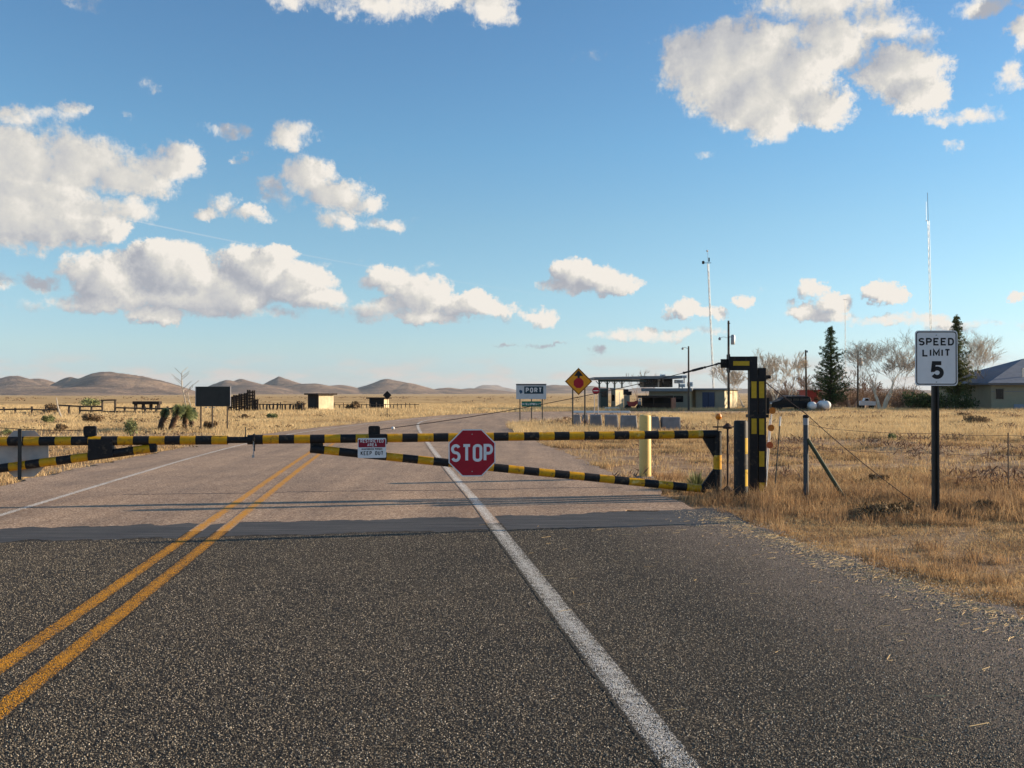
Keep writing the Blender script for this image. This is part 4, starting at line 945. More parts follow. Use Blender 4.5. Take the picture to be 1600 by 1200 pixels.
def tufts(name, m, x, y, per, h, w, spread, rng, lean=.5, seg=True, label=None):
    n = len(x); hs = h * (.55 + .9 * rng.random(n)); X = np.repeat(x, per) + rng.normal(size=n * per) * spread; Y = np.repeat(y, per) + rng.normal(size=n * per) * spread
    ok = ~inside(X, Y) | ((Y < 40) & (X > 0) & (X > redge(Y) - .30 * n2(Y * 2.2, Y * 0, 1.0, 3))); X, Y = X[ok], Y[ok]; Hh = (np.repeat(hs, per) * (.5 + .7 * rng.random(n * per)))[ok]
    V, T, Qd, v = blades(X, Y, land(X, Y) - .01, Hh, w, rng, lean, seg)
    o = link(name, fast_mesh(name, V, tris=T, quads=Qd, mats=[m], attr={'v': v}), kind='stuff')
    if label: o['label'] = label
    return o
def scatter(n, x0, x1, y0, y1, dens=None, wedge=1.0):
    y = y0 + (y1 - y0) * rng.random(n); x = x0 + (x1 - x0) * rng.random(n)
    ok = (np.abs(x) < (y * .56 + 4)) & ~inside(x, y); x, y = x[ok], y[ok]
    if dens is not None: k = rng.random(len(x)) < dens(x, y); x, y = x[k], y[k]
    return x, y
# right verge: fallen straw by the asphalt, then taller red-brown clumps along the fence line
fl = lambda x, y: x - redge(y)
x, y = scatter(60000, 2, 12, 5.0, 16, lambda x, y: np.clip(fl(x, y) / .35 + .25, 0, 1) * (.35 + .65 * (n2(x, y, .6, 31) > .42)))
tufts('verge_grass', M_grass, x, y, 7, .055, .006, .06, rng, 1.5, True)
x, y = scatter(11000, 2, 12, 5.0, 16, lambda x, y: np.clip(fl(x, y) / .4 + .1, 0, 1) * (n2(x, y, .8, 61) * .6 + n2(x, y, .3, 62) * .4 > .56))
tufts('verge_clumps', M_grassr, x, y, 14, .15, .006, .045, rng, .8, True)
x, y = scatter(9000, 2, 12, 8.5, 19, lambda x, y: np.clip((fl(x, y) - .25) / .5, 0, 1) * np.clip((y + .32 * x - 13.4) / .8, 0, 1) * (.25 + .75 * (n2(x, y, .9, 32) > .42)))
tufts('red_brown_clumps', M_grassr, x, y, 16, .16, .008, .06, rng, .6, True)
x, y = scatter(1300, 2.5, 10, 10, 16.5, lambda x, y: (np.abs(y + .36 * x - 15.9 ) < .9) * (fl(x, y) > .45) * (n2(x, y, 1.1, 33) > .35))
tufts('tall_clumps', M_grassr, x, y, 34, .26, .008, .075, rng, .5, True)
# field beyond the fence
gapy = lambda x, y: .06 + .94 * (n2(x, y, 2.4, 34) * .5 + n2(x * .4, y, 1.3, 35) * .5 > .52)
x, y = scatter(70000, 1, 24, 16, 34, gapy); tufts('field_grass', M_grass, x, y, 8, .13, .012, .08, rng, .7, True)
x, y = scatter(80000, -2, 42, 33, 62, lambda x, y: .22 + .78 * (n2(x * .5, y, 3.5, 36) > .45)); tufts('tall_field_grass', M_grasspale, x, y, 6, .24, .022, .14, rng, .55, False)
x, y = scatter(60000, 2, 60, 58, 92, None); tufts('far_field_grass', M_grasspale, x, y, 6, .30, .035, .22, rng, .5, False)
# left side
x, y = scatter(40000, -26, -8, 14, 34, lambda x, y: (.25 + .75 * (n2(x, y, 1.6, 37) > .4)) * np.clip((ledge(y) - x) / .6 + .2, 0, 1)); tufts('left_verge_grass', M_grass, x, y, 7, .10, .011, .07, rng, .7, True)
x, y = scatter(70000, -40, -4, 33, 66, lambda x, y: .12 + .88 * (n2(x * .5, y, 3.0, 38) > .5)); tufts('left_field_grass', M_grasspale, x, y, 6, .17, .022, .14, rng, .6, False)
x, y = scatter(70000, -70, 30, 66, 150, lambda x, y: .2 + .8 * (n2(x * .35, y, 7.0, 39) > .45)); tufts('plain_grass', M_grasspale, x, y, 6, .26, .05, .3, rng, .6, False)
# dark low scrub dotted over the plain
def scrub(name, n, x0, x1, y0, y1, h, m, dens=None):
    x, y = scatter(n, x0, x1, y0, y1, dens); L = Leaves()
    for a, b in zip(x, y):
        s = h * (.5 + rng.random()); L.add(*leaf_cloud(rng, (a, b, float(gzv(a, b)) + s * .4), 22, (s * 2.0, s * 1.5, s * .5), s * .25))
    L.build(name, m, kind='stuff')
scrub('distant_scrub', 700, -160, 120, 95, 260, .30, M_scrub, lambda x, y: (n2(x * .2, y, 20, 40) > .58))
scrub('far_scrub', 2200, -420, 260, 240, 900, .7, M_scrub, lambda x, y: (n2(x * .12, y, 60, 41) > .55))
scrub('small_weeds', 160, -34, -7, 24, 68, .22, M_scrub, None)
# straw and small stones lying on the shoulder
def litter(name, n, m, xf, lenr, wr, zz):
    y = rng.uniform(4.2, 12.5, n); x = redge(y) - np.abs(xf(n)); a = rng.normal(size=n) * .6 + .3; L = rng.uniform(*lenr, n); w = rng.uniform(*wr, n)
    dx, dy = np.cos(a) * L / 2, np.sin(a) * L / 2; px_, py_ = -np.sin(a) * w / 2, np.cos(a) * w / 2; z = np.full(n, zz)
    V = np.stack([np.stack([x - dx - px_, y - dy - py_, z], -1), np.stack([x - dx + px_, y - dy + py_, z + .002], -1), np.stack([x + dx + px_, y + dy + py_, z + .002 + rng.random(n) * .003], -1), np.stack([x + dx - px_, y + dy - py_, z + rng.random(n) * .003], -1)], 1).reshape(-1, 3)
    link(name, fast_mesh(name, V, quads=np.arange(n * 4).reshape(n, 4), mats=[m], attr={'v': np.repeat(rng.random(n), 4)}), kind='stuff')
litter('straw_litter', 1500, M_straw, lambda n: rng.exponential(.20, n), (.02, .11), (.001, .003), .0165)
litter('scattered_straw', 55, M_straw, lambda n: rng.uniform(.3, 3.6, n), (.03, .14), (.0015, .003), .0165)
M_peb = mat('pebbles', (.50, .42, .32), .9, c2=(.25, .20, .15), scale=25)
n = 5000; y = rng.uniform(4.4, 13.2, n); x = redge(y) + rng.normal(size=n) * .22 - .12; s = rng.uniform(.004, .010, n)
O = np.array([[1, 0, 0], [0, 1, 0], [-1, 0, 0], [0, -1, 0], [0, 0, .8], [0, 0, -.4]]); J = 1 + .3 * rng.normal(size=(n, 6, 1)) * .6
V = (np.stack([x, y, np.full(n, .016)], -1)[:, None] + O[None] * s[:, None, None] * J).reshape(-1, 3); T = np.array([[0, 1, 4], [1, 2, 4], [2, 3, 4], [3, 0, 4], [1, 0, 5], [2, 1, 5], [3, 2, 5], [0, 3, 5]])
link('shoulder_gravel', fast_mesh('shoulder_gravel', V, tris=(np.arange(n)[:, None, None] * 6 + T[None]).reshape(-1, 3), mats=[M_peb]), kind='stuff')

# loose pale chippings standing proud of the near road surface
def chippings(name, n, m, smin, smax, pal):
    y = 2.6 * (12.9 / 2.6) ** (rng.random(n) ** 1.15); u = rng.random(n); x = ledge(y) + (redge(y) - ledge(y)) * u
    if pal == 'yellow': x = -2.19 - .121 * y + rng.uniform(-.26, .26, n)
    if pal == 'white': x = 1.27 - .126 * y + rng.uniform(-.1, .1, n)
    ok = (y < 12.0 + .165 * x - .66) & (np.abs(x) < y * .58 + .6)
    yl = (np.abs(x - (-2.35 - .121 * y)) < .062) | (np.abs(x - (-2.03 - .121 * y)) < .062); wl = np.abs(x - (1.27 - .126 * y)) < .078
    if pal == 'yellow': ok &= yl
    elif pal == 'white': ok &= wl
    else: ok &= ~((yl | wl) & (rng.random(n) < .8))
    x, y = x[ok], y[ok]; n = len(x)
    s = rng.uniform(smin, smax, n); a = rng.random(n) * 6.28; e = rng.uniform(.5, 1.0, n); h = s * rng.uniform(.7, 1.3, n)
    c, d = np.cos(a) * s, np.sin(a) * s; z = np.full(n, .0132 if pal is None else .0155); V = np.stack([np.stack([x + c, y + d, z], -1), np.stack([x - d * e, y + c * e, z], -1), np.stack([x - c, y - d, z], -1), np.stack([x + d * e, y - c * e, z], -1),
        np.stack([x + c * .35 - d * .2, y + d * .35 + c * .2, z + h], -1), np.stack([x - c * .35 + d * .2, y - d * .35 - c * .2, z + h * .9], -1)], 1).reshape(-1, 3)
    T = np.array([[0, 1, 4], [1, 5, 4], [1, 2, 5], [2, 3, 5], [3, 4, 5], [3, 0, 4]]); v = np.repeat(rng.random(n), 6)
    link(name, fast_mesh(name, V, tris=(np.arange(n)[:, None, None] * 6 + T[None]).reshape(-1, 3), mats=[m], attr={'v': v}), kind='stuff')
def chip_mat():
    m = bpy.data.materials.new('chippings'); m.use_nodes = True; nt = m.node_tree; b = nt.nodes['Principled BSDF']; setin(b, Roughness=.7); b.inputs['Specular IOR Level'].default_value = .3
    at = node(nt, 'ShaderNodeAttribute', attribute_name='v'); cr = node(nt, 'ShaderNodeValToRGB'); lk(nt, at, 'Fac', cr, 0); e = cr.color_ramp.elements; cr.color_ramp.interpolation = 'CONSTANT'
    pal = [(0, (.06, .052, .042)), (.35, (.15, .125, .09)), (.6, (.27, .22, .155)), (.82, (.42, .35, .25)), (.95, (.60, .52, .40))]
    e[0].color = (*pal[0][1], 1); e[1].position, e[1].color = pal[1][0], (*pal[1][1], 1)
    for p, c in pal[2:]: e.new(p).color = (*c, 1)
    lk(nt, cr, 0, b, 'Base Color'); return m
chippings('chippings', 620000, chip_mat(), .0022, .0052, None)
chippings('painted_chippings', 16000, mat('painted_stone_yellow', (.70, .33, .02), .6, c2=(.5, .22, .02), scale=40), .0025, .005, 'yellow')
chippings('painted_chippings', 7000, mat('painted_stone_white', (.72, .69, .62), .6, c2=(.5, .47, .42), scale=40), .0025, .005, 'white')
# brown dead weeds through the right field
x, y = scatter(1500, 1, 45, 15, 80, lambda x, y: n2(x * .5, y, 3.0, 71) > .5); L = Leaves()
for a, b in zip(x, y):
    s = .10 + .012 * b * .25 + .08 * rng.random(); L.add(*leaf_cloud(rng, (a, b, float(gzv(a, b)) + s * .3), 40, (s * 2.2, s * 1.4, s * .6), s * .4, 1.0, .16))
L.build('field_weeds', leaf_mat('dead_weed', (.34, .21, .13), (.10, .06, .045), .15, 1), kind='stuff')

# ------------------------------------------------------------------ trees and shrubs
def bare_tree(loc, H, W, seed, m, label, group, trunks=1, bare=.28, twig=.0075, depth=7, tm=None, droop=0.0):
    rr = random.Random(seed); t = thing('bare_tree', loc, rr.uniform(0, 6), label, 'tree', group); big = MB(); fine = []
    def grow(p, d, L, r, k):
        q = p; dd = d.copy(); pts = [p]; rs = [r]
        for s in range(3):
            dd = (dd + Vector((rr.gauss(0, .13), rr.gauss(0, .13), rr.gauss(.02, .08) - droop * k * .05))).normalized(); q = q + dd * L / 3; pts.append(q); rs.append(r * (1 - .16 * (s + 1)))
        if k <= 2: big.tube(pts, rs, 6 if k < 2 else 4, cap=False)
        else: fine.append((pts, max(rs[0], twig), max(rs[-1] * .8, twig * .7)))
        if k >= depth: return
        nb = rr.choice((2, 2, 3)) if k < 5 else rr.choice((3, 4))
        for i in range(nb):
            a = rr.uniform(.28, .62) * (.75 + .35 * W / H) if k < depth - 1 else rr.uniform(.3, .8)
            ax = Vector((rr.gauss(0, 1), rr.gauss(0, 1), rr.gauss(0, .4))).cross(dd)
            if ax.length < .1: ax = Vector((1, 0, 0)).cross(dd)
            nd = Matrix.Rotation(a, 3, ax.normalized()) @ dd
            nd = Vector((nd.x, nd.y, nd.z + .22 + .10 * (k < 2))).normalized()
            st = pts[-1] if i < 2 else pts[rr.choice((1, 2))]
            grow(st, nd, L * rr.uniform(.68, .90), rs[-1] * rr.uniform(.5, .72), k + 1)
    for i in range(trunks):
        a = 6.283 * i / trunks + rr.uniform(-.5, .5); sp = .38 if trunks > 1 else .06
        grow(Vector((math.cos(a) * .12 * (trunks > 1), math.sin(a) * .12 * (trunks > 1), -.2)), Vector((math.cos(a) * sp, math.sin(a) * sp, 1)).normalized(), H * bare, H * .026, 0)
    mx = max(max(p[0][-1].z for p in fine), .1); k = H / mx
    big.v = [(x * k, y * k, z * k) for x, y, z in big.v]; big.build('trunk', tm or m, t, True)
    V = []
    for pts, r0, r1 in fine:    # twigs: flat crossed slivers, cheap and thin
        for a, b in zip(pts, pts[1:]):
            d = b - a
            for ax in (Vector((0, 1, 0)), Vector((1, 0, .3))):
                s = d.cross(ax); 
                if s.length < 1e-4: continue
                s.normalize(); V += [(a - s * r0) * k, (a + s * r0) * k, (b + s * r1) * k, (b - s * r1) * k]
    V = np.array([tuple(v) for v in V]); sxy = min(1.6, W / 2 / max(np.percentile(np.abs(V[:, :2]), 97), .1)); V[:, :2] *= sxy; tk = t.children[0].data
    for vv in tk.vertices: f_ = 1 + (sxy - 1) * min(1, vv.co.z / H * 2); vv.co.x *= f_; vv.co.y *= f_
    link('crown', fast_mesh('crown', V, quads=np.arange(len(V)).reshape(-1, 4), mats=[m]), t)
    return t
def conifer(loc, H, W, seed, m, label, group, gaps=.0, low=.12, top_w=.3):
    rg = np.random.default_rng(seed); t = thing('conifer', loc, 0, label, 'tree', group)
    mb = MB().tube([(0, 0, -.2), (.05, 0, H * .5), (0, 0, H * .97)], [H * .022, H * .014, H * .004], 8); lim = mb; L = Leaves(); z = H * low
    while z < H * .985:
        f = (z / H - low) / (1 - low); rad = W / 2 * ((1 - f) * .96 + .05) ** .75 * (.75 + .25 * math.sin(min(f * 6, 1.57))) * (.82 + .36 * math.sin(z * 5.1) ** 2) 
        nb = 6 + int(5 * (1 - f)); ph = rg.random() * 6.28
        for i in range(nb):
            a = ph + 6.28 * i / nb + rg.normal() * .25; rl = rad * rg.uniform(.55, 1.15) * (1 - gaps * (rg.random() < .35))
            tip = np.array([math.cos(a) * rl, math.sin(a) * rl, z + rl * .22 + rg.normal() * .06]); base_ = np.array([0, 0, z - rl * .12])
            lim.tube([tuple(base_), tuple(tip)], [.03, .008], 3, cap=False); nn = max(3, int(rl * 5))
            for k in range(nn):
                u = .3 + .75 * (k + rg.random() * .6) / nn; c = base_ + (tip - base_) * u + rg.normal(size=3) * .06
                L.add(*leaf_cloud(rg, c, 20, np.array([.17, .17, .15]) * H / 9, .085 * H / 9, .6, .3))
        z += H * .028 * rg.uniform(.8, 1.3)
    L.add(*leaf_cloud(rg, (0, 0, H * .97), 60, (W * .05, W * .05, H * .035), .07 * H / 9, 1.5, .3))
    lim.build('trunk', M_barkdark, t); L.build('crown', m, t); return t
def shrub(loc, w, h, m, label, name='shrub', seed=0, n=500, size=.05, group=None, stems=True, cat='shrub'):
    rg = np.random.default_rng(seed); t = thing(name, loc, 0, label, cat, group); L = Leaves()
    for k in range(9):
        c = rg.normal(size=3) * np.array([w * .2, w * .2, h * .14]) + np.array([0, 0, h * .48]); L.add(*leaf_cloud(rg, c, n // 9, (w * .27, w * .27, h * .34), size, .8))
    L.V = [np.maximum(v, [-99, -99, -.03]) for v in L.V]
    L.build('foliage', m, t); mb = MB()
    for k in range(7): a = k * .9; mb.tube([(0, 0, -.1), (math.cos(a) * w * .25, math.sin(a) * w * .25, h * .7)], .012, 4, cap=False)
    mb.build('stem', M_barkdark, t); return t
def px_on(px, py): return G(px, py)
dT = 92
q = on(1298, dT); conifer(q, 8.0, 3.9, 3, M_needle, 'tall dark evergreen standing alone left of the big bare tree', None, .5, .1)
q = on(1495, dT); conifer(q, 9.2, 3.6, 8, M_needle2, 'olive evergreen rising behind the speed limit sign', None, .8, .14)
G1 = 'bare trees behind the port buildings'
bare_tree(on(1214, 96), 6.2, 5.6, 4, M_barkpale, 'pale bare tree with many stems behind the black gate masts', G1, 3, .2, .008)
bare_tree(on(1168, 100), 5.0, 6.0, 9, M_barkpale, 'bare tree behind the cream port building and the mast arm', G1, 2, .2, .008)
bare_tree(on(1378, 90), 8.0, 7.8, 5, M_barkpale, 'large spreading bare tree between the evergreen and the speed limit sign', G1, 4, .25, .008)
bare_tree(on(1528, 94), 8.0, 5.6, 33, M_barkpale, 'bare tree with reddish limbs behind the blue roofed house', G1, 3, .24, .008, tm=M_barkbrown)
bare_tree(on(1002, 118), 4.6, 4.2, 12, M_barkbrown, 'small bare tree seen under the port canopy', G1, 2, .2, .011, 5)
bare_tree(on(1418, 98), 5.6, 5.0, 14, M_barkbrown, 'brownish bare tree just left of the speed limit sign', G1, 2, .2, .009)
for i, (px, dd, h, w, lab) in enumerate(((1245, 112, 4.0, 5, 'brown bare tree behind the dark van'), (1330, 118, 4.6, 6.5, 'brown bare tree right behind the lone evergreen'), (1352, 110, 3.8, 5, 'low brown bare tree left of the large bare tree'), (1278, 122, 4.4, 6, 'brown bare tree left behind the lone evergreen'))):
    bare_tree(on(px, dd), h, w, 50 + i, M_barkbrown, lab, G1, 3, .16, .011, 5)
# brown thicket behind
L = Leaves(); rg = np.random.default_rng(77)
for k in range(210):
    a = 1195 + 240 * rg.random(); p = on(a, 118 + 14 * rg.random()); h = 1.2 + 1.7 * rg.random(); L.add(*leaf_cloud(rg, (p.x, p.y, p.z + h * .5), 150, (1.1, 1.0, h * .55), .30, 1.6, .06))
for k in range(60):
    a = 1400 + 110 * rg.random(); p = on(a, 100 + 8 * rg.random()); h = .9 + 1.1 * rg.random(); L.add(*leaf_cloud(rg, (p.x, p.y, p.z + h * .5), 120, (.9, .8, h * .5), .2, 1.0, .2))
o = L.build('thicket', leaf_mat('thicket_twigs', (.30, .20, .13), (.15, .095, .065), .1, .3), kind='stuff')
for i, (px, w, h, lab) in enumerate(((1425, 2.6, 2.0, 'dark hedge shrub left of the speed limit sign post'), (1455, 2.4, 1.7, 'dark shrub directly behind the speed limit sign post'), (1478, 2.6, 2.2, 'dark shrub at the foot of the olive evergreen'), (1512, 2.0, 1.8, 'dark shrub at the left corner of the blue roofed house'))):
    shrub(on(px, 89.5), w, h, M_needle, lab, seed=60 + i, n=900, size=.12, group='dark shrubs near the house')

# left side plants
M_weedshade = leaf_mat('weed_and_shade', (.22, .15, .08), (.07, .055, .035), .15, 3)  # brown weed, and dark leaves standing in for a hollow's shade
def yucca(px, py, hpx, lean, wpx, label, seed, stalk=None):
    p = px_on(px, py); k = p.y / F; rg = np.random.default_rng(seed); t = thing('yucca', p, 0, label, 'yucca', 'soaptree yuccas left of the road'); H = hpx * k
    top = np.array([lean * k, 0, H * .62]); n = 7; pts = [tuple(top * (i / n) + np.array([math.sin(i * 1.3) * .02, 0, 0])) for i in range(n + 1)]; pts[0] = (0, 0, -.1)
    MB().tube(pts, [.085] * len(pts), 8).build('trunk', M_barkdark, t)
    def spikes(c, n, l, lo, hi, w):
        a = rg.random(n) * 6.283; e = rg.uniform(lo, hi, n); d = np.stack([np.cos(a) * np.cos(e), np.sin(a) * np.cos(e), np.sin(e)], -1) * (l * rg.uniform(.6, 1.1, (n, 1))); s = np.stack([-np.sin(a), np.cos(a), a * 0], -1) * w
        V = np.stack([c - s, c + s, c + d * .6 + s * .8, c + d + np.array([0, 0, -.06])], 1); V[:, 3] -= s * .1; return V.reshape(-1, 3), None, np.repeat(rg.random(n), 4)
    L = Leaves()
    for f in np.linspace(.2, 1, 12): L.add(*spikes(top * f, 60, .22, -1.45, -.7, .014))
    L.build('dead_leaves', M_thatch, t)
    L = Leaves(); L.add(*spikes(top, 420, wpx * k * 1.0, -.6, 1.45, .008)); L.add(*spikes(top * .9, 150, wpx * k * .9, -.9, .5, .008)); L.build('leaf_rosette', M_yucca, t)
    if stalk:
        q = [top + np.array([stalk[0] * k * f + .04 * math.sin(f * 7), 0, stalk[1] * k * f]) for f in np.linspace(0, 1, 7)]
        mb = MB().tube([tuple(a) for a in q], list(np.linspace(.035, .012, 7)), 6)
        for f in np.linspace(.45, 1, 10):
            b = top + np.array([stalk[0] * k * f + .04 * math.sin(f * 7), 0, stalk[1] * k * f]); a = rg.random() * 6.28; l = .28 + .2 * rg.random()
            mb.tube([tuple(b), tuple(b + np.array([math.cos(a) * l, math.sin(a) * l, l * .8]))], [.012, .008], 4)
        mb.build('flower_stalk', M_palewood, t)
yucca(247, 672, 46, 11, 9, 'yucca with a dark shaggy trunk leaning right, leftmost of the cluster', 1)
yucca(264, 672, 52, 14, 12, 'green and shaggy yucca leaning right in the middle of the cluster', 2)
yucca(288, 671, 44, 2, 17, 'bushy green yucca with a tall pale flower stalk near the blank road sign', 3, (-7, 62))
yucca(300, 668, 34, -2, 13, 'low green yucca at the right end of the cluster', 4, (-4, 40))
for i, (px, py, w, h, m, lab) in enumerate((
    (206, 684, 30, 30, M_bush, 'round grey green shrub behind the left gate rail'), (76, 662, 18, 14, M_bush, 'small green shrub left of the bleached stick'), (80, 645, 26, 15, M_scrub, 'brown green shrub beside the corral fence'),
    (145, 637, 46, 16, M_bush, 'wide olive bush behind the corral gate frame'), (150, 660, 34, 16, M_scrub, 'brown weedy shrub in front of the corral fence'), (10, 680, 16, 8, M_bush, 'low green weed at the left picture edge above the gate rail'),
    (382, 655, 10, 8, M_scrub, 'small dark shrub right of the blank road sign'), (427, 655, 18, 10, M_bush, 'small green shrub near the far road edge'), (328, 672, 14, 13, M_scrub, 'brown dead weed between the posts of the blank road sign'),
    (95, 672, 20, 10, M_scrub, 'faint brown weed near the bleached stick'), (1393, 689, 18, 11, M_bush, 'green weed in the right field beyond the wire fence'), (1375, 752, 24, 11, M_scrub, 'flat brown weed beside the end of the guy wire'),
    (1530, 662, 40, 14, M_scrub, 'dark brown brush pile in the field before the blue roofed house'), (1500, 654, 34, 10, M_scrub, 'low brush in the field behind the speed sign post'), (470, 643, 12, 15, M_scrub, 'dark shrub at the end of the corral pickets'),
    (1378, 806, 92, 20, M_weedshade, 'dark shrub added as the shade of a hollow left of the speed limit sign post'), (1545, 800, 60, 18, M_weedshade, 'brown weed hummock right of the speed limit sign post'), (553, 641, 22, 13, M_scrub, 'brown shrub between the two sheds'), (1222, 640, 10, 6, M_scrub, 'low weed below the dark van'))):  # dark shrub left of the sign post paints in a hollow's shade
    p = px_on(px, py); k = p.y / F; shrub(p, w * k, h * k, m, lab, seed=100 + i, n=620, size=max(.035, .055 * p.y / 40))
# sotol behind the gate end
p = px_on(1088, 765); t = thing('spiky_plant', p, 0, 'spiky grey green plant in the grass inside the right end of the gate', 'plant'); rg = np.random.default_rng(5); n = 260
a = rg.random(n) * 6.283; e = rg.uniform(.2, 1.4, n); l = .36 * rg.uniform(.6, 1.1, n); d = np.stack([np.cos(a) * np.cos(e), np.sin(a) * np.cos(e), np.sin(e)], -1) * l[:, None]; s = np.stack([-np.sin(a), np.cos(a), a * 0], -1) * .012
V = np.stack([-s, s, d * .6 + s * .8, d], 1).reshape(-1, 3); link('leaves', fast_mesh('leaves', V, quads=np.arange(n * 4).reshape(n, 4), mats=[M_bush], attr={'v': np.repeat(rg.random(n), 4)}), t)
MB().lathe([(.05, -.05), (.07, .04), (.03, .1)], n=10).build('base', M_thatch, t)

# ------------------------------------------------------------------ corral and sheds on the left
d = 78; p0 = on(0, d)
cf = thing('corral_fence', on(180, d), 0, 'long weathered timber rail fence of the corral across the left field', 'fence'); c0 = cf.location.copy()
def cp(px, py=None, dd=78): q = on(px, dd); return Vector((q.x, q.y, q.z if py is None else P(px, py, dd).z)) - c0
for px, top in ((6, 636), (24, 637), (50, 635), (72, 637), (91, 632), (108, 634), (125, 636), (143, 634), (160, 625), (180, 624), (195, 635), (211, 634), (227, 635), (244, 634), (262, 635), (284, 636), (303, 637)):
    a = cp(px); MB().tube([a - Vector((0, 0, .3)), Vector((a.x, a.y, cp(px, top).z))], .085, 6).build('post', M_wood, cf)
for a, b, ya, yb in ((-120, 52, 640, 639), (52, 91, 640, 639), (91, 160, 633, 635), (125, 160, 641, 641), (180, 306, 637, 638), (160, 306, 643, 643), (-120, 91, 646, 645)):
    mb = MB(); mb.tube([cp(a, ya), (cp(a, ya) + cp(b, yb)) / 2 - Vector((0, 0, .05)), cp(b, yb)], .065, 5); mb.build('rail', M_wood, cf)
MB().tube([cp(158, 625.5), cp(182, 625)], .06, 5).build('gate_header', M_wood, cf)
d = 74; t = thing('bleached_stick', on(92, 60), 0, 'crooked bleached fence stick leaning in front of the corral fence', 'stick'); k = 60 / F
MB().tube([(.12 * 2, 0, -.1), (.05, 0, 9 * k), (-.08, 0, 20 * k), (-.16, 0, 33 * k)], [.06, .05, .045, .025], 6).build('stick', M_palewood, t, True)
d = 84; q = on(228, d); t = thing('feed_bunk', q, 0, 'dark weathered feed trough on legs behind the corral fence', 'trough'); k = d / F
MB().box((0, .3, P(0, 629.5, d).z - q.z), (42 * k, .7, 5 * k), bev=.04).build('trough', M_darkwood, t)
for x in (-18, -6, 6, 18): MB().box((x * k, .3, (P(0, 632, d).z - q.z) / 2 - .05), (.12, .5, P(0, 632, d).z - q.z + .1)).build('leg', M_darkwood, t)
# loading chute: ramp of dark planks behind the blank sign
d = 80; q = on(380, d); k = d / F; t = thing('loading_chute', q, R(8), 'dark timber cattle loading chute with tall posts right of the blank sign', 'cattle chute')
z = lambda py: P(0, py, d).z - q.z
for x, yt in ((-22, 621), (-14, 617), (-6, 615), (2, 614), (7, 609), (14, 610), (19, 624)):
    for s in (0, 1.3): MB().tube([(x * k, s, -.2), (x * k, s, z(yt))], .08, 5).build('post', M_darkwood, t)
for j in range(6):
    for s in (0, 1.3):
        a, b = z(637 - j * 3.0), z(634 - j * 3.6); MB().box(((-22 + 4) / 2 * k, s + .05, (a + b) / 2), (28 * k, .05, .13), M=Matrix.Rotation(-math.atan2(b - a, 28 * k), 3, 'Y')).build('plank', M_darkwood, t)
for j, y_ in enumerate((613, 618, 623, 628, 633)): MB().box((11 * k, -.05, z(y_)), (10 * k, .06, .12)).build('plank', M_darkwood, t)
for j, y_ in enumerate((626, 631, 636)): MB().box((17 * k, -.02, z(y_)), (10 * k, .06, .12)).build('plank', M_darkwood, t)
MB().prism([(-22 * k, .0), (4 * k, .55), (4 * k, .45), (-22 * k, -.1)], .1, 1.2).build('ramp_floor', M_darkwood, t)
# close set pickets
d = 84; q = on(435, d); k = d / F; t = thing('picket_pen', q, 0, 'row of uneven dark pickets joined by a rail right of the cattle chute', 'fence'); rr = random.Random(3)
x = -33
while x < 42: MB().tube([(x * k, rr.uniform(-.1, .1), -.2), (x * k + rr.uniform(-.08, .08), 0, (629 - 612 + 0) * 0 + P(0, rr.uniform(628, 633), d).z - q.z)], rr.uniform(.05, .1), 5).build('picket', M_wood, t); x += rr.uniform(3.2, 6.5)
MB().tube([(-34 * k, 0, P(0, 631.5, d).z - q.z), (0, .02, P(0, 632, d).z - q.z), (43 * k, 0, P(0, 631, d).z - q.z)], .05, 5).build('rail', M_wood, t)
d = 100; q = on(555, d); k = d / F; t = thing('picket_pen', q, 0, 'sparse thin pickets between the two pale sheds', 'fence')
x = -33
while x < 100: MB().tube([(x * k, rr.uniform(-.1, .1), -.2), (x * k + rr.uniform(-.08, .08), 0, P(0, rr.uniform(629, 633), d).z - q.z)], .05, 5).build('picket', M_wood, t); x += rr.uniform(5, 9)
MB().tube([(-34 * k, 0, P(0, 632.5, d).z - q.z), (100 * k, 0, P(0, 632, d).z - q.z)], .035, 5).build('rail', M_wood, t)
def rbox(root, px0, px1, ya, yb, d, dep, m, name, rz=0, y=0):
    k = d / F; o = root.location; xa, xb = on(px0, d).x - o.x, on(px1, d).x - o.x; za, zb = P(0, ya, d).z - o.z, P(0, yb, d).z - o.z
    return MB().box(((xa + xb) / 2, d - o.y + dep / 2 + y, (za + zb) / 2), (abs(xb - xa), dep, abs(za - zb))).build(name, m, root)
# shed: front coloured dark as shaded, with a door; end wall coloured as sunlit
def corner_shed(name, px_l, px_c, px_r, ya, yb, d, rot, label, cat, m1, m2, roof_m, over=.25, slope=.0, door=True):
    """box whose near vertical corner stands at px_c; the left face spans px_l..px_c, the right one px_c..px_r"""
    c = on(px_c, d); k = d / F; H = P(0, ya, d).z - c.z; t = thing(name, c, R(rot), label, cat); cr, sr = math.cos(R(rot)), math.sin(R(rot))
    a = px_c / F - 800 / F
    # length w along local -x so that its end projects on px_l
    tl = (px_l - 800) / F; w = (c.x - tl * c.y) / (cr - tl * sr); w = abs((c.x - tl * c.y) / (cr - tl * sr))
    tr = (px_r - 800) / F; dp = abs((tr * c.y - c.x) / (-sr - tr * cr)) if abs(-sr - tr * cr) > .05 else 3
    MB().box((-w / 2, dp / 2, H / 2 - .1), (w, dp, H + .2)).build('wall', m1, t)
    MB().box((.012, dp / 2, H / 2 - .1), (.02, dp + .01, H + .2)).build('end_wall', m2, t)  # separate paler sheet, so the sunlit side is lighter by colour
    mb = MB().box((-w / 2, dp / 2, H + .07), (w + over * 2, dp + over * 2, .14)); mb.build('roof', roof_m, t)
    return t, w, dp, H
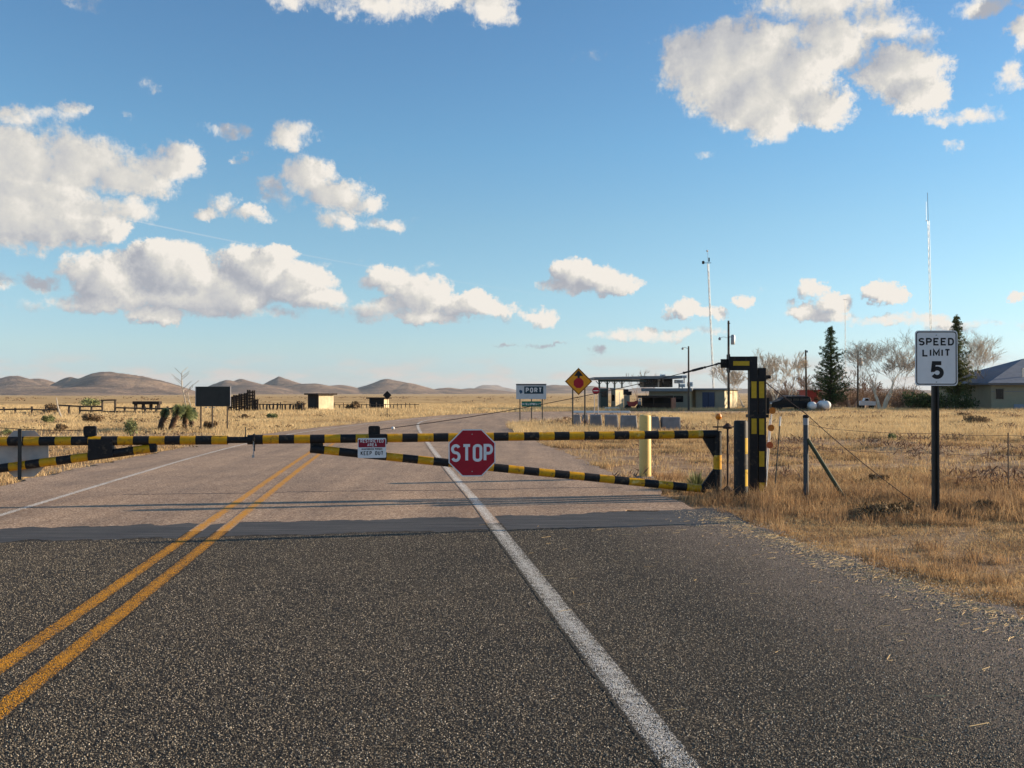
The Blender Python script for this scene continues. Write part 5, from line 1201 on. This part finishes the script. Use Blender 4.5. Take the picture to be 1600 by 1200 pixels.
t, w, dp, H = corner_shed('shed', 481, 498, 521, 617, 639, 88, -46, 'small pale shed with a dark door side and flat dark roof by the corral', 'shed', M_darkwood, M_wallc, M_darkwood)
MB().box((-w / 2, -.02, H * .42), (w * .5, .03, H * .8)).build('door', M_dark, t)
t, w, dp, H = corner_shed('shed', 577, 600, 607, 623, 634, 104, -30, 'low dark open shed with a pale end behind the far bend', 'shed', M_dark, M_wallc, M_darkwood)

# ------------------------------------------------------------------ port of entry
d = 92
GB = None
t, w, dp, H = corner_shed('port_building', 1014, 1076, 1088, 609, 642, 92, -28, 'low port building with a flat grey roof, blank front coloured as shaded and cream end', 'building', M_wallg, M_wallc, M_roofg, .5)
MB().box((-w * .5, -.62, H + .0), (w + 1.1, .14, .3)).build('fascia', M_roofg, t)
MB().box((-w * .25, -.02, H * .55), (.9, .05, .6)).build('window', M_glass, t)
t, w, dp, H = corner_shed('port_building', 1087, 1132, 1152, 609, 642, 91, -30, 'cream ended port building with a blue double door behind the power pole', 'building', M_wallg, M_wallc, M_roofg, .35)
dr = MB().box((-w * .55, -.03, H * .44), (w * .42, .05, H * .88)).build('door', M_blued, t)
MB().box((-w * .55, -.065, H * .44), (.04, .02, H * .84)).build('seam', M_dark, dr)
for f in (.3, .62): MB().box((.03, dp * f, H * .5), (.02, .16, H * .9)).build('pilaster', M_wallc, t)
# dark open garage in front
q = on(1028, 87); t = thing('open_garage', q, 0, 'dark open timber garage with a brick pillar in front of the port buildings', 'garage')
rbox(t, 1003, 1052, 618, 622, 87, 3, M_darkwood, 'roof'); rbox(t, 1004, 1050, 622, 642, 89.6, .1, M_dark, 'back_wall'); rbox(t, 1049.5, 1056, 621.5, 642, 87, .5, M_adobe, 'pillar')
rbox(t, 1003.2, 1005.2, 622, 642, 87, .25, M_darkwood, 'post'); rbox(t, 1021, 1022.5, 622, 642, 87, .25, M_darkwood, 'post')
rbox(t, 1005, 1048, 630, 642, 88, .1, mat('garage_panel', (.05, .035, .03), .8), 'half_wall')
# upper tower room with tanks and coolers
q = on(1030, 95); t = thing('roof_room', q, 0, 'dark glazed upper room with white cooler boxes on the port building roof', 'rooftop room')
rbox(t, 1006, 1027, 590.5, 605, 95, 3.2, M_rub, 'wall'); rbox(t, 1034, 1051, 592, 605, 95.5, 3, M_rub, 'wall'); rbox(t, 1002, 1066, 587.5, 590.3, 94.6, 4.2, M_green, 'roof')
rbox(t, 1008, 1025, 593, 601, 94.9, .08, M_glass, 'window'); rbox(t, 1036, 1049, 595, 602, 95.4, .08, M_glass, 'window')
rbox(t, 1028, 1030, 593, 605, 95.2, .2, M_wpaint, 'duct'); rbox(t, 1030, 1032, 591, 595, 95.2, .2, M_wpaint, 'duct')
for i, (a, b, ya, yb, lab) in enumerate(((1031.5, 1040, 585, 589.5, 'white cooler box above the dark upper room'), (1065, 1073, 586.5, 591, 'small white cooler box at the right end of the roof'), (1054, 1068, 593.5, 599, 'widest white cooler box on the port roof'),
                                ((1062), 1070, 600, 605, 'white cooler box with a dome on the lower roof'), (1074, 1082, 597, 604, 'white cooler box by the lamp pole on the lower roof'))):
    q = on((a + b) / 2, 94.2); q.z = P(0, yb, 94.2).z; c = thing('cooler_box', q, 0, lab, 'cooler', 'white coolers on the port roof')
    k = 94.2 / F; MB().box((0, 0, (yb - ya) * k / 2), ((b - a) * k, .5, (yb - ya) * k), bev=.05).build('housing', M_wpaint, c); MB().box((0, -.26, (yb - ya) * k * .5), ((b - a) * k * .6, .02, (yb - ya) * k * .5)).build('grille', M_alu, c)
    if yb < 600 or i > 2: MB().box((0, 0, -.25), (.1, .1, .5)).build('stand', M_alu, c)
# canopy over the lanes
q = on(955, 93); t = thing('canopy', q, 0, 'long flat grey canopy on dark truss columns at the port of entry', 'canopy'); k = 93 / F
X = lambda px, dd=93: on(px, dd).x - q.x
Z = lambda py, dd=93: P(0, py, dd).z - q.z
mb = MB(); vs = []
for yy in (0, 7): vs += [(X(928), yy, Z(589.3)), (X(1066), yy, Z(586.8)), (X(1066), yy, Z(591.3)), (X(928), yy, Z(593))]
mb.add(vs, [(0, 1, 2, 3), (7, 6, 5, 4), (0, 4, 5, 1), (1, 5, 6, 2), (2, 6, 7, 3), (3, 7, 4, 0)]); mb.build('roof', M_roofg, t)
MB().box(((X(935) + X(1010)) / 2, .3, Z(595)), (X(1010) - X(935), .3, .18)).build('beam', M_green, t)
for px in (937, 949.5, 961, 972.5):
    m = M_green if px < 955 else M_wallg
    MB().box((X(px), .4, Z(594) / 2), (.16, .16, Z(594))).build('column', m, t)
    mb = MB()
    for s in (-1, 1): mb.tube([(X(px), .4, Z(601)), (X(px) + s * .34, .4, Z(595))], .035, 5)
    mb.build('brace', m, t)
q = on(945, 90); t = thing('inspection_booth', q, 0, 'dark green booth panel at the left end under the canopy', 'booth'); rbox(t, 938, 950, 608, 638, 90, 1.6, M_green, 'wall'); rbox(t, 940, 948, 612, 620, 89.95, .06, M_glass, 'window'); rbox(t, 937.3, 950.7, 606.6, 608, 89.9, 1.9, M_roofg, 'roof')
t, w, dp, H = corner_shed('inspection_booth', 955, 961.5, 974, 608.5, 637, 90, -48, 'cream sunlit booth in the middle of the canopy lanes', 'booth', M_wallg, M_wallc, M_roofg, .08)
MB().box((.03, dp * .5, H * .45), (.02, .07, H * .88)).build('seam', M_alu, t); MB().box((-w * .5, -.02, H * .6), (w * .6, .03, H * .3)).build('window', M_glass, t)
q = on(955, 88); q = on(956, 87.5); t = thing('lane_barrier', q, 0, 'low white painted lane barrier in front of the booths', 'barrier'); rbox(t, 946, 968, 636.5, 641, 87.5, .5, M_wpaint, 'wall'); rbox(t, 966, 980, 638, 642, 87.7, .5, M_wpaint, 'end_block')
q = on(981, 88); t = thing('signal_box', q, 0, 'dark boxy signal on a grey pillar right of the cream booth', 'signal'); rbox(t, 975, 982, 608, 617, 88, .6, M_dark, 'head'); rbox(t, 980, 987, 611.5, 617.5, 88.2, .6, M_darkwood, 'visor'); rbox(t, 976, 984, 617.5, 640, 88.1, .5, M_wallg, 'pillar')
q = on(990, 87); t = thing('parked_motorbike', q, 0, 'small red and dark motorbike parked beside the signal pillar', 'motorbike')
for x in (-.5, .5):
    mb = MB().lathe([(.16, -.04), (.30, -.05), (.30, .05), (.16, .04)], (0, 0, 0), 16); mb.v = [(a + x, c, b + .29) for a, b, c in mb.v]; mb.build('wheel', M_tyre, t, True)
MB().prism([(-.45, .45), (-.1, .4), (.1, .42), (.42, .75), (.25, .95), (.05, .85), (-.35, .82), (-.62, .9), (-.6, .78)], -.12, .12).build('body', M_redp, t)
MB().tube([(.5, 0, .3), (.32, 0, 1.0)], .03, 6).build('fork', M_steel, t); MB().tube([(.3, -.3, 1.02), (.3, .3, 1.02)], .02, 6).build('handlebar', M_steel, t)
q = on(999.5, 87.5); t = thing('pump', q, 0, 'narrow grey and white pump standing left of the dark garage', 'pump'); rbox(t, 997, 1002, 627, 640, 87.5, .4, M_alu, 'body'); rbox(t, 998.2, 1001.5, 622.5, 626, 87.5, .3, M_wpaint, 'head'); rbox(t, 996, 1003, 639, 642, 87.4, .6, M_conc, 'base')

# ------------------------------------------------------------------ poles and masts
def pole(px, ya, yb, d, label, r=.12, lean=0, m=M_wood, name='utility_pole', cat='utility pole', group='wooden utility poles near the port'):
    q = on(px, d); t = thing(name, q, 0, label, cat, group); H = P(0, ya, d).z - q.z
    MB().tube([(0, 0, -.5), (lean, 0, H)], [r, r * .7], 8).build('shaft', m, t, True); return t, H
t, H = pole(1076, 541, 640, 86, 'utility pole with a small lamp arm in front of the port building', .10)
k = 86 / F; MB().tube([(0, 0, H - .25), (-.35, -.1, H - .1), (-.5, -.15, H - .12)], .02, 6).build('lamp_arm', M_alu, t); MB().lathe([(.03, .1), (.12, 0), (.09, -.12)], (-.55, -.15, H - .2), 10).build('lamp_head', M_alu, t, True)
t, H = pole(1138.5, 501, 645, 88, 'tallest utility pole with a transformer and lamp above the gate mast arm', .13)
MB().tube([(0, 0, H - 1.6), (-.45, -.1, H - 1.5), (-.75, -.15, H - 1.55)], .02, 6).build('lamp_arm', M_alu, t); MB().lathe([(.03, .15), (.13, 0), (.09, -.15)], (-.85, -.15, H - 1.65), 10).build('lamp_head', M_alu, t, True)
MB().lathe([(.17, -.45), (.19, -.4), (.19, .35), (.12, .45)], (.38, -.1, H - 1.75), 14).build('transformer', M_galv, t, True); MB().box((.18, -.05, H - 1.5), (.36, .06, .06)).build('bracket', M_steel, t)
MB().box((0, -.12, H - .25), (.25, .1, .08)).build('insulator_arm', M_wood, t)
t, H = pole(1260.5, 547, 640, 95, 'plain bare utility pole behind the dark van', .12, -.1)
MB().box((0, -.1, H - .15), (.16, .08, .2)).build('insulator', M_galv, t)
t, H = pole(1340.5, 547, 637, 98, 'utility pole with a grey transformer left of the large bare tree', .12)
MB().lathe([(.16, -.4), (.18, -.35), (.18, .3), (.1, .4)], (.25, -.1, H - 1.2), 14).build('transformer', M_galv, t, True); MB().box((0, -.12, H - .2), (.25, .1, .08)).build('insulator_arm', M_wood, t)
# slim mast with weather instruments, leaning a touch
def lattice(px, ya, d, w, label, lean=0, m=M_alu, name='radio_mast', r=.02, guys=True, step=1.0):
    q = on(px, d); t = thing(name, q, 0, label, 'mast'); H = P(0, ya, d).z - q.z; mb = MB(); c = [(w * math.cos(R(a)), w * math.sin(R(a))) for a in (90, 210, 330)]
    for x, y in c: mb.tube([(x, y, -.3), (x + lean, y, H)], r, 4)
    z = 0; k = 0
    while z < H - step:
        for i in range(3):
            a, b = c[i], c[(i + 1) % 3]; f0, f1 = lean * z / H, lean * (z + step) / H
            mb.tube([(a[0] + f0, a[1], z), (b[0] + f1, b[1], z + step)], r * .6, 3, cap=False)
        z += step
    mb.build('lattice', m, t); return t, H
t, H = lattice(1116, 412, 120, .10, 'slim white weather mast with wind instruments above the port buildings', -.75, M_wpaint, 'weather_mast', .03)
MB().box((-.85, 0, H + .1), (1.0, .06, .06)).build('crossarm', M_steel, t); MB().lathe([(.05, -.2), (.16, -.15), (.16, .15), (.05, .2)], (-1.35, 0, H + .15), 10).build('vane', M_dark, t); MB().box((-.62, 0, H + .5), (.14, .1, .5)).build('sensor', M_dark, t)
MB().tube([(-.75, 0, H), (-.78, 0, H + 1.6)], .025, 5).build('rod', M_wpaint, t); MB().lathe([(.05, -.12), (.16, 0), (.05, .12)], (-.85, 0, H + 1.6), 10).build('cup', M_wpaint, t, True)
t, H = lattice(1457, 345, 160, .16, 'tall thin radio mast rising behind the speed limit sign', -.6, M_galv, 'radio_mast', .03, step=1.2)
MB().tube([(-.6, 0, H), (-.72, 0, H + 4.7)], .04, 5).build('whip', M_galv, t); MB().tube([(-.95, 0, H + 0), (-.95, 0, H + 3.2)], .025, 4).build('antenna', M_galv, t); MB().box((-.8, 0, H), (.5, .08, .08)).build('bracket', M_galv, t)
t, H = lattice(1321, 468, 210, .12, 'faint distant lattice mast above the bare trees', 0, M_wpaint, 'radio_mast', .022, step=1.5)
MB().box((0, 0, H), (.9, .08, .06)).build('crossarm', M_galv, t)

# ------------------------------------------------------------------ vehicles and tanks
def wheel(root, x, y, r=.33, w=.2):
    mb = MB().lathe([(r * .62, -w / 2), (r * .94, -w / 2), (r, -w * .35), (r, w * .35), (r * .94, w / 2), (r * .62, w / 2)], n=20)
    mb.v = [(a + x, c + y, b + r) for a, b, c in mb.v]; o = mb.build('wheel', M_tyre, root, True)
    mb = MB().lathe([(.05, -w / 2 + .02), (r * .62, -w / 2 + .01), (r * .62, w / 2 - .01), (.05, w / 2 - .02)], n=16); mb.v = [(a + x, c + y, b + r) for a, b, c in mb.v]; mb.build('rim', M_galv, o, True)
q = on(1232, 88); q.z += .02; L2 = 62.5 * 88 / F / 2; H = P(0, 619, 88).z - q.z
v = thing('parked_van', q, R(3), 'dark parked van facing left beside the white gas tanks', 'van')
prof = [(-L2, .35), (-L2 + .02, .62), (-L2 + .15, .80), (-L2 + .75, .92), (-L2 + 1.15, H - .12), (-L2 + 1.5, H - .02), (L2 - .3, H), (L2 - .06, H - .12), (L2, .85), (L2 - .01, .35), (-L2 + .2, .28)]
mb = MB(); n = len(prof); half = .85; vs = []
for yy, sc_, in ((-half, .0), (-half + .04, 0), (half - .04, 0), (half, 0)):
    for x, z in prof:
        tp_ = max(0, (z - .85)) * .16; s = -1 if yy < 0 else 1; edge = abs(yy) == half; vs.append((x * (.985 if edge else 1), yy - s * tp_, z - (.03 if edge and z > 1 else 0)))
mb.add(vs, [(r_ * n + i, r_ * n + (i + 1) % n, (r_ + 1) * n + (i + 1) % n, (r_ + 1) * n + i) for r_ in range(3) for i in range(n)] + [tuple(range(n)), tuple(range(4 * n - 1, 3 * n - 1, -1))]); mb.build('body', M_car, v)
for a, b in ((-L2 + 1.22, -L2 + 1.85), (-L2 + 1.95, L2 - 1.15), (L2 - 1.05, L2 - .22)):
    MB().prism([(a - (.25 if a < -L2 + 1.3 else 0), .93), (b, .93), (b - .02, H - .2), (a + .02, H - .2)], -.853, -.80).build('side_window', M_glass, v)
MB().prism([(-L2 + .80, .95), (-L2 + 1.16, H - .17), (-L2 + 1.13, H - .15), (-L2 + .77, .95)], -.66, .66).build('windscreen', M_glass, v)
for x in (-L2 + .7, L2 - .75):
    for y in (-.72, .72): wheel(v, x, y)
MB().box((-L2 + .02, -.6, .68), (.06, .25, .14)).build('headlight', M_wpaint, v); MB().box((L2 - .02, -.7, .85), (.05, .12, .3)).build('tail_lamp', M_redp, v)
for y in (-.55, .55): MB().tube([(-.6, y, H + .05), (L2 - .5, y, H + .05)], .025, 6).build('roof_rail', M_galv, v)
for i, (px, lab) in enumerate(((1271.5, 'white domed gas tank just right of the dark van'), (1293, 'white domed gas tank under the lone evergreen'))):
    q = on(px, 86); r = (6.0, 6.8)[i] * 86 / F; t = thing('gas_tank', q, R(-6), lab, 'tank', 'pair of white gas tanks'); mb = MB(); prof = [(.01, -1.6)] + [(r * math.sin(R(a)), -1.2 - r * math.cos(R(a))) for a in (20, 40, 60, 80, 90)] + [(r, 1.0)] + [(r * math.cos(R(a)), 1.0 + r * math.sin(R(a))) for a in (20, 50, 80)]
    prof[0] = (.01, -1.2 - r); mb.lathe(prof, n=22); mb.v = [(a, c + 1.6, b + r + .16) for a, b, c in mb.v]; mb.build('shell', M_wpaint, t, True)
    for y in (.6, 2.2): MB().box((0, y, .12), (r * 1.3, .15, .3)).build('saddle', M_conc, t)
    MB().lathe([(.09, 0), (.09, .12), (.06, .16)], (0, 1.5, 2 * r + .14), 10).build('valve_cap', M_galv, t)
q = on(1282, 88); t = thing('utility_cabinet', q, 0, 'grey cabinet standing between the two white gas tanks', 'cabinet'); rbox(t, 1277, 1287.5, 631, 641.5, 88, .8, M_alu, 'body'); rbox(t, 1276.5, 1288, 630, 631.2, 87.9, 1.0, M_galv, 'lid'); rbox(t, 1288.5, 1290, 634, 642, 87.8, .2, M_adobe, 'post')
q = on(1268, 100); t = thing('small_shed', q, 0, 'small red walled shed with an orange pillar behind the gas tanks', 'shed'); rbox(t, 1258, 1277, 611, 630, 100, 2, M_redp, 'wall'); rbox(t, 1257, 1286, 609.3, 611, 99.8, 2.6, M_redp, 'roof'); rbox(t, 1277, 1280.5, 611, 628, 99.9, .3, mat('orange_paint', (.65, .25, .12), .7), 'pillar'); rbox(t, 1281, 1286, 614, 622, 100, .5, M_adobe, 'side_box')
q = on(1354, 104); t = thing('parked_pickup', q, R(-8), 'distant white pickup parked left of the large bare tree', 'pickup'); MB().prism([(-.75, .35), (-.75, .8), (-.35, .85), (-.25, 1.15), (.15, 1.15), (.2, .8), (.85, .78), (.85, .35)], -.5, .5).build('body', M_wpaint, t)
MB().prism([(-.3, .85), (-.22, 1.08), (.1, 1.08), (.13, .85)], -.505, -.48).build('window', M_glass, t)
for x in (-.5, .5):
    for y in (-.42, .42): wheel(t, x, y, .2, .14)

# ------------------------------------------------------------------ house on the right
d = 90; q = on(1549, d); k = d / F
t = thing('house', q, 0, 'low house with a blue grey hipped roof at the right picture edge', 'house')
Zz = lambda py: P(0, py, d).z - q.z
xr = 15.5; eave = Zz(598.5); dep = 12.0
MB().box((xr / 2, dep / 2, eave / 2 - .1), (xr, dep, eave + .2)).build('wall', mat('sage_wall', (.30, .28, .20), .85, c2=(.26, .25, .18), scale=1.5), t)
mb = MB(); o = .65; e = eave; rid = e + 2.5
vs = [(-o, -o, e), (xr + o, -o, e), (xr + o, dep + o, e), (-o, dep + o, e), (dep / 2 + .2, dep / 2, rid), (xr - dep / 2, dep / 2, rid), (-o, -o, e - .16), (xr + o, -o, e - .16), (xr + o, dep + o, e - .16), (-o, dep + o, e - .16)]
mb.add(vs, [(0, 1, 5, 4), (1, 2, 5), (2, 3, 4, 5), (3, 0, 4), (6, 7, 1, 0), (7, 8, 2, 1), (8, 9, 3, 2), (9, 6, 0, 3), (9, 8, 7, 6)]); rf = mb.build('roof', M_roofb, t)
MB().lathe([(.07, -.4), (.07, .35), (.12, .36), (.12, .42)], (3.4, .9, e + 1.0), 8).build('vent', M_galv, rf)
MB().box((xr / 2, -o - .03, e - .09), (xr + 2 * o, .05, .2)).build('fascia', mat('fascia_paint', (.13, .13, .13), .7), t)
MB().box((xr / 2 + 1.0, -.02, Zz(634) / 2 - .1), (xr - 2.2, .06, Zz(629) + .2)).build('lower_siding', mat('bluish_skirting', (.26, .29, .34), .8, var=.1), t)
w_ = MB().box((.75, -.02, Zz(615.5)), (.72, .06, .95)).build('window', M_glass, t)
for x in (-.4, .4): MB().box((.75 + x, -.05, Zz(615.5)), (.06, .04, 1.05)).build('frame', M_wallg, w_)
MB().box((xr / 2, -.015, Zz(611.5)), (xr, .05, .08)).build('trim_band', M_roofg, t)
w_ = MB().box((6.6, -.03, Zz(614)), (1.4, .06, .9)).build('window', M_glass, t)
# thin haze in the air over the whole plain
hz = MB().box((0, 0, 75), (34000, 34000, 174)).build('haze', bpy.data.materials.new('haze_air'), kind='stuff')
hm = hz.data.materials[0]; hm.use_nodes = True; nt = hm.node_tree; nt.nodes.clear(); ho = node(nt, 'ShaderNodeOutputMaterial'); pv = node(nt, 'ShaderNodeVolumePrincipled')
pv.inputs['Color'].default_value = (.80, .86, .95, 1); pv.inputs['Density'].default_value = 3.2e-5; pv.inputs['Anisotropy'].default_value = .1; lk(nt, pv, 0, ho, 'Volume')
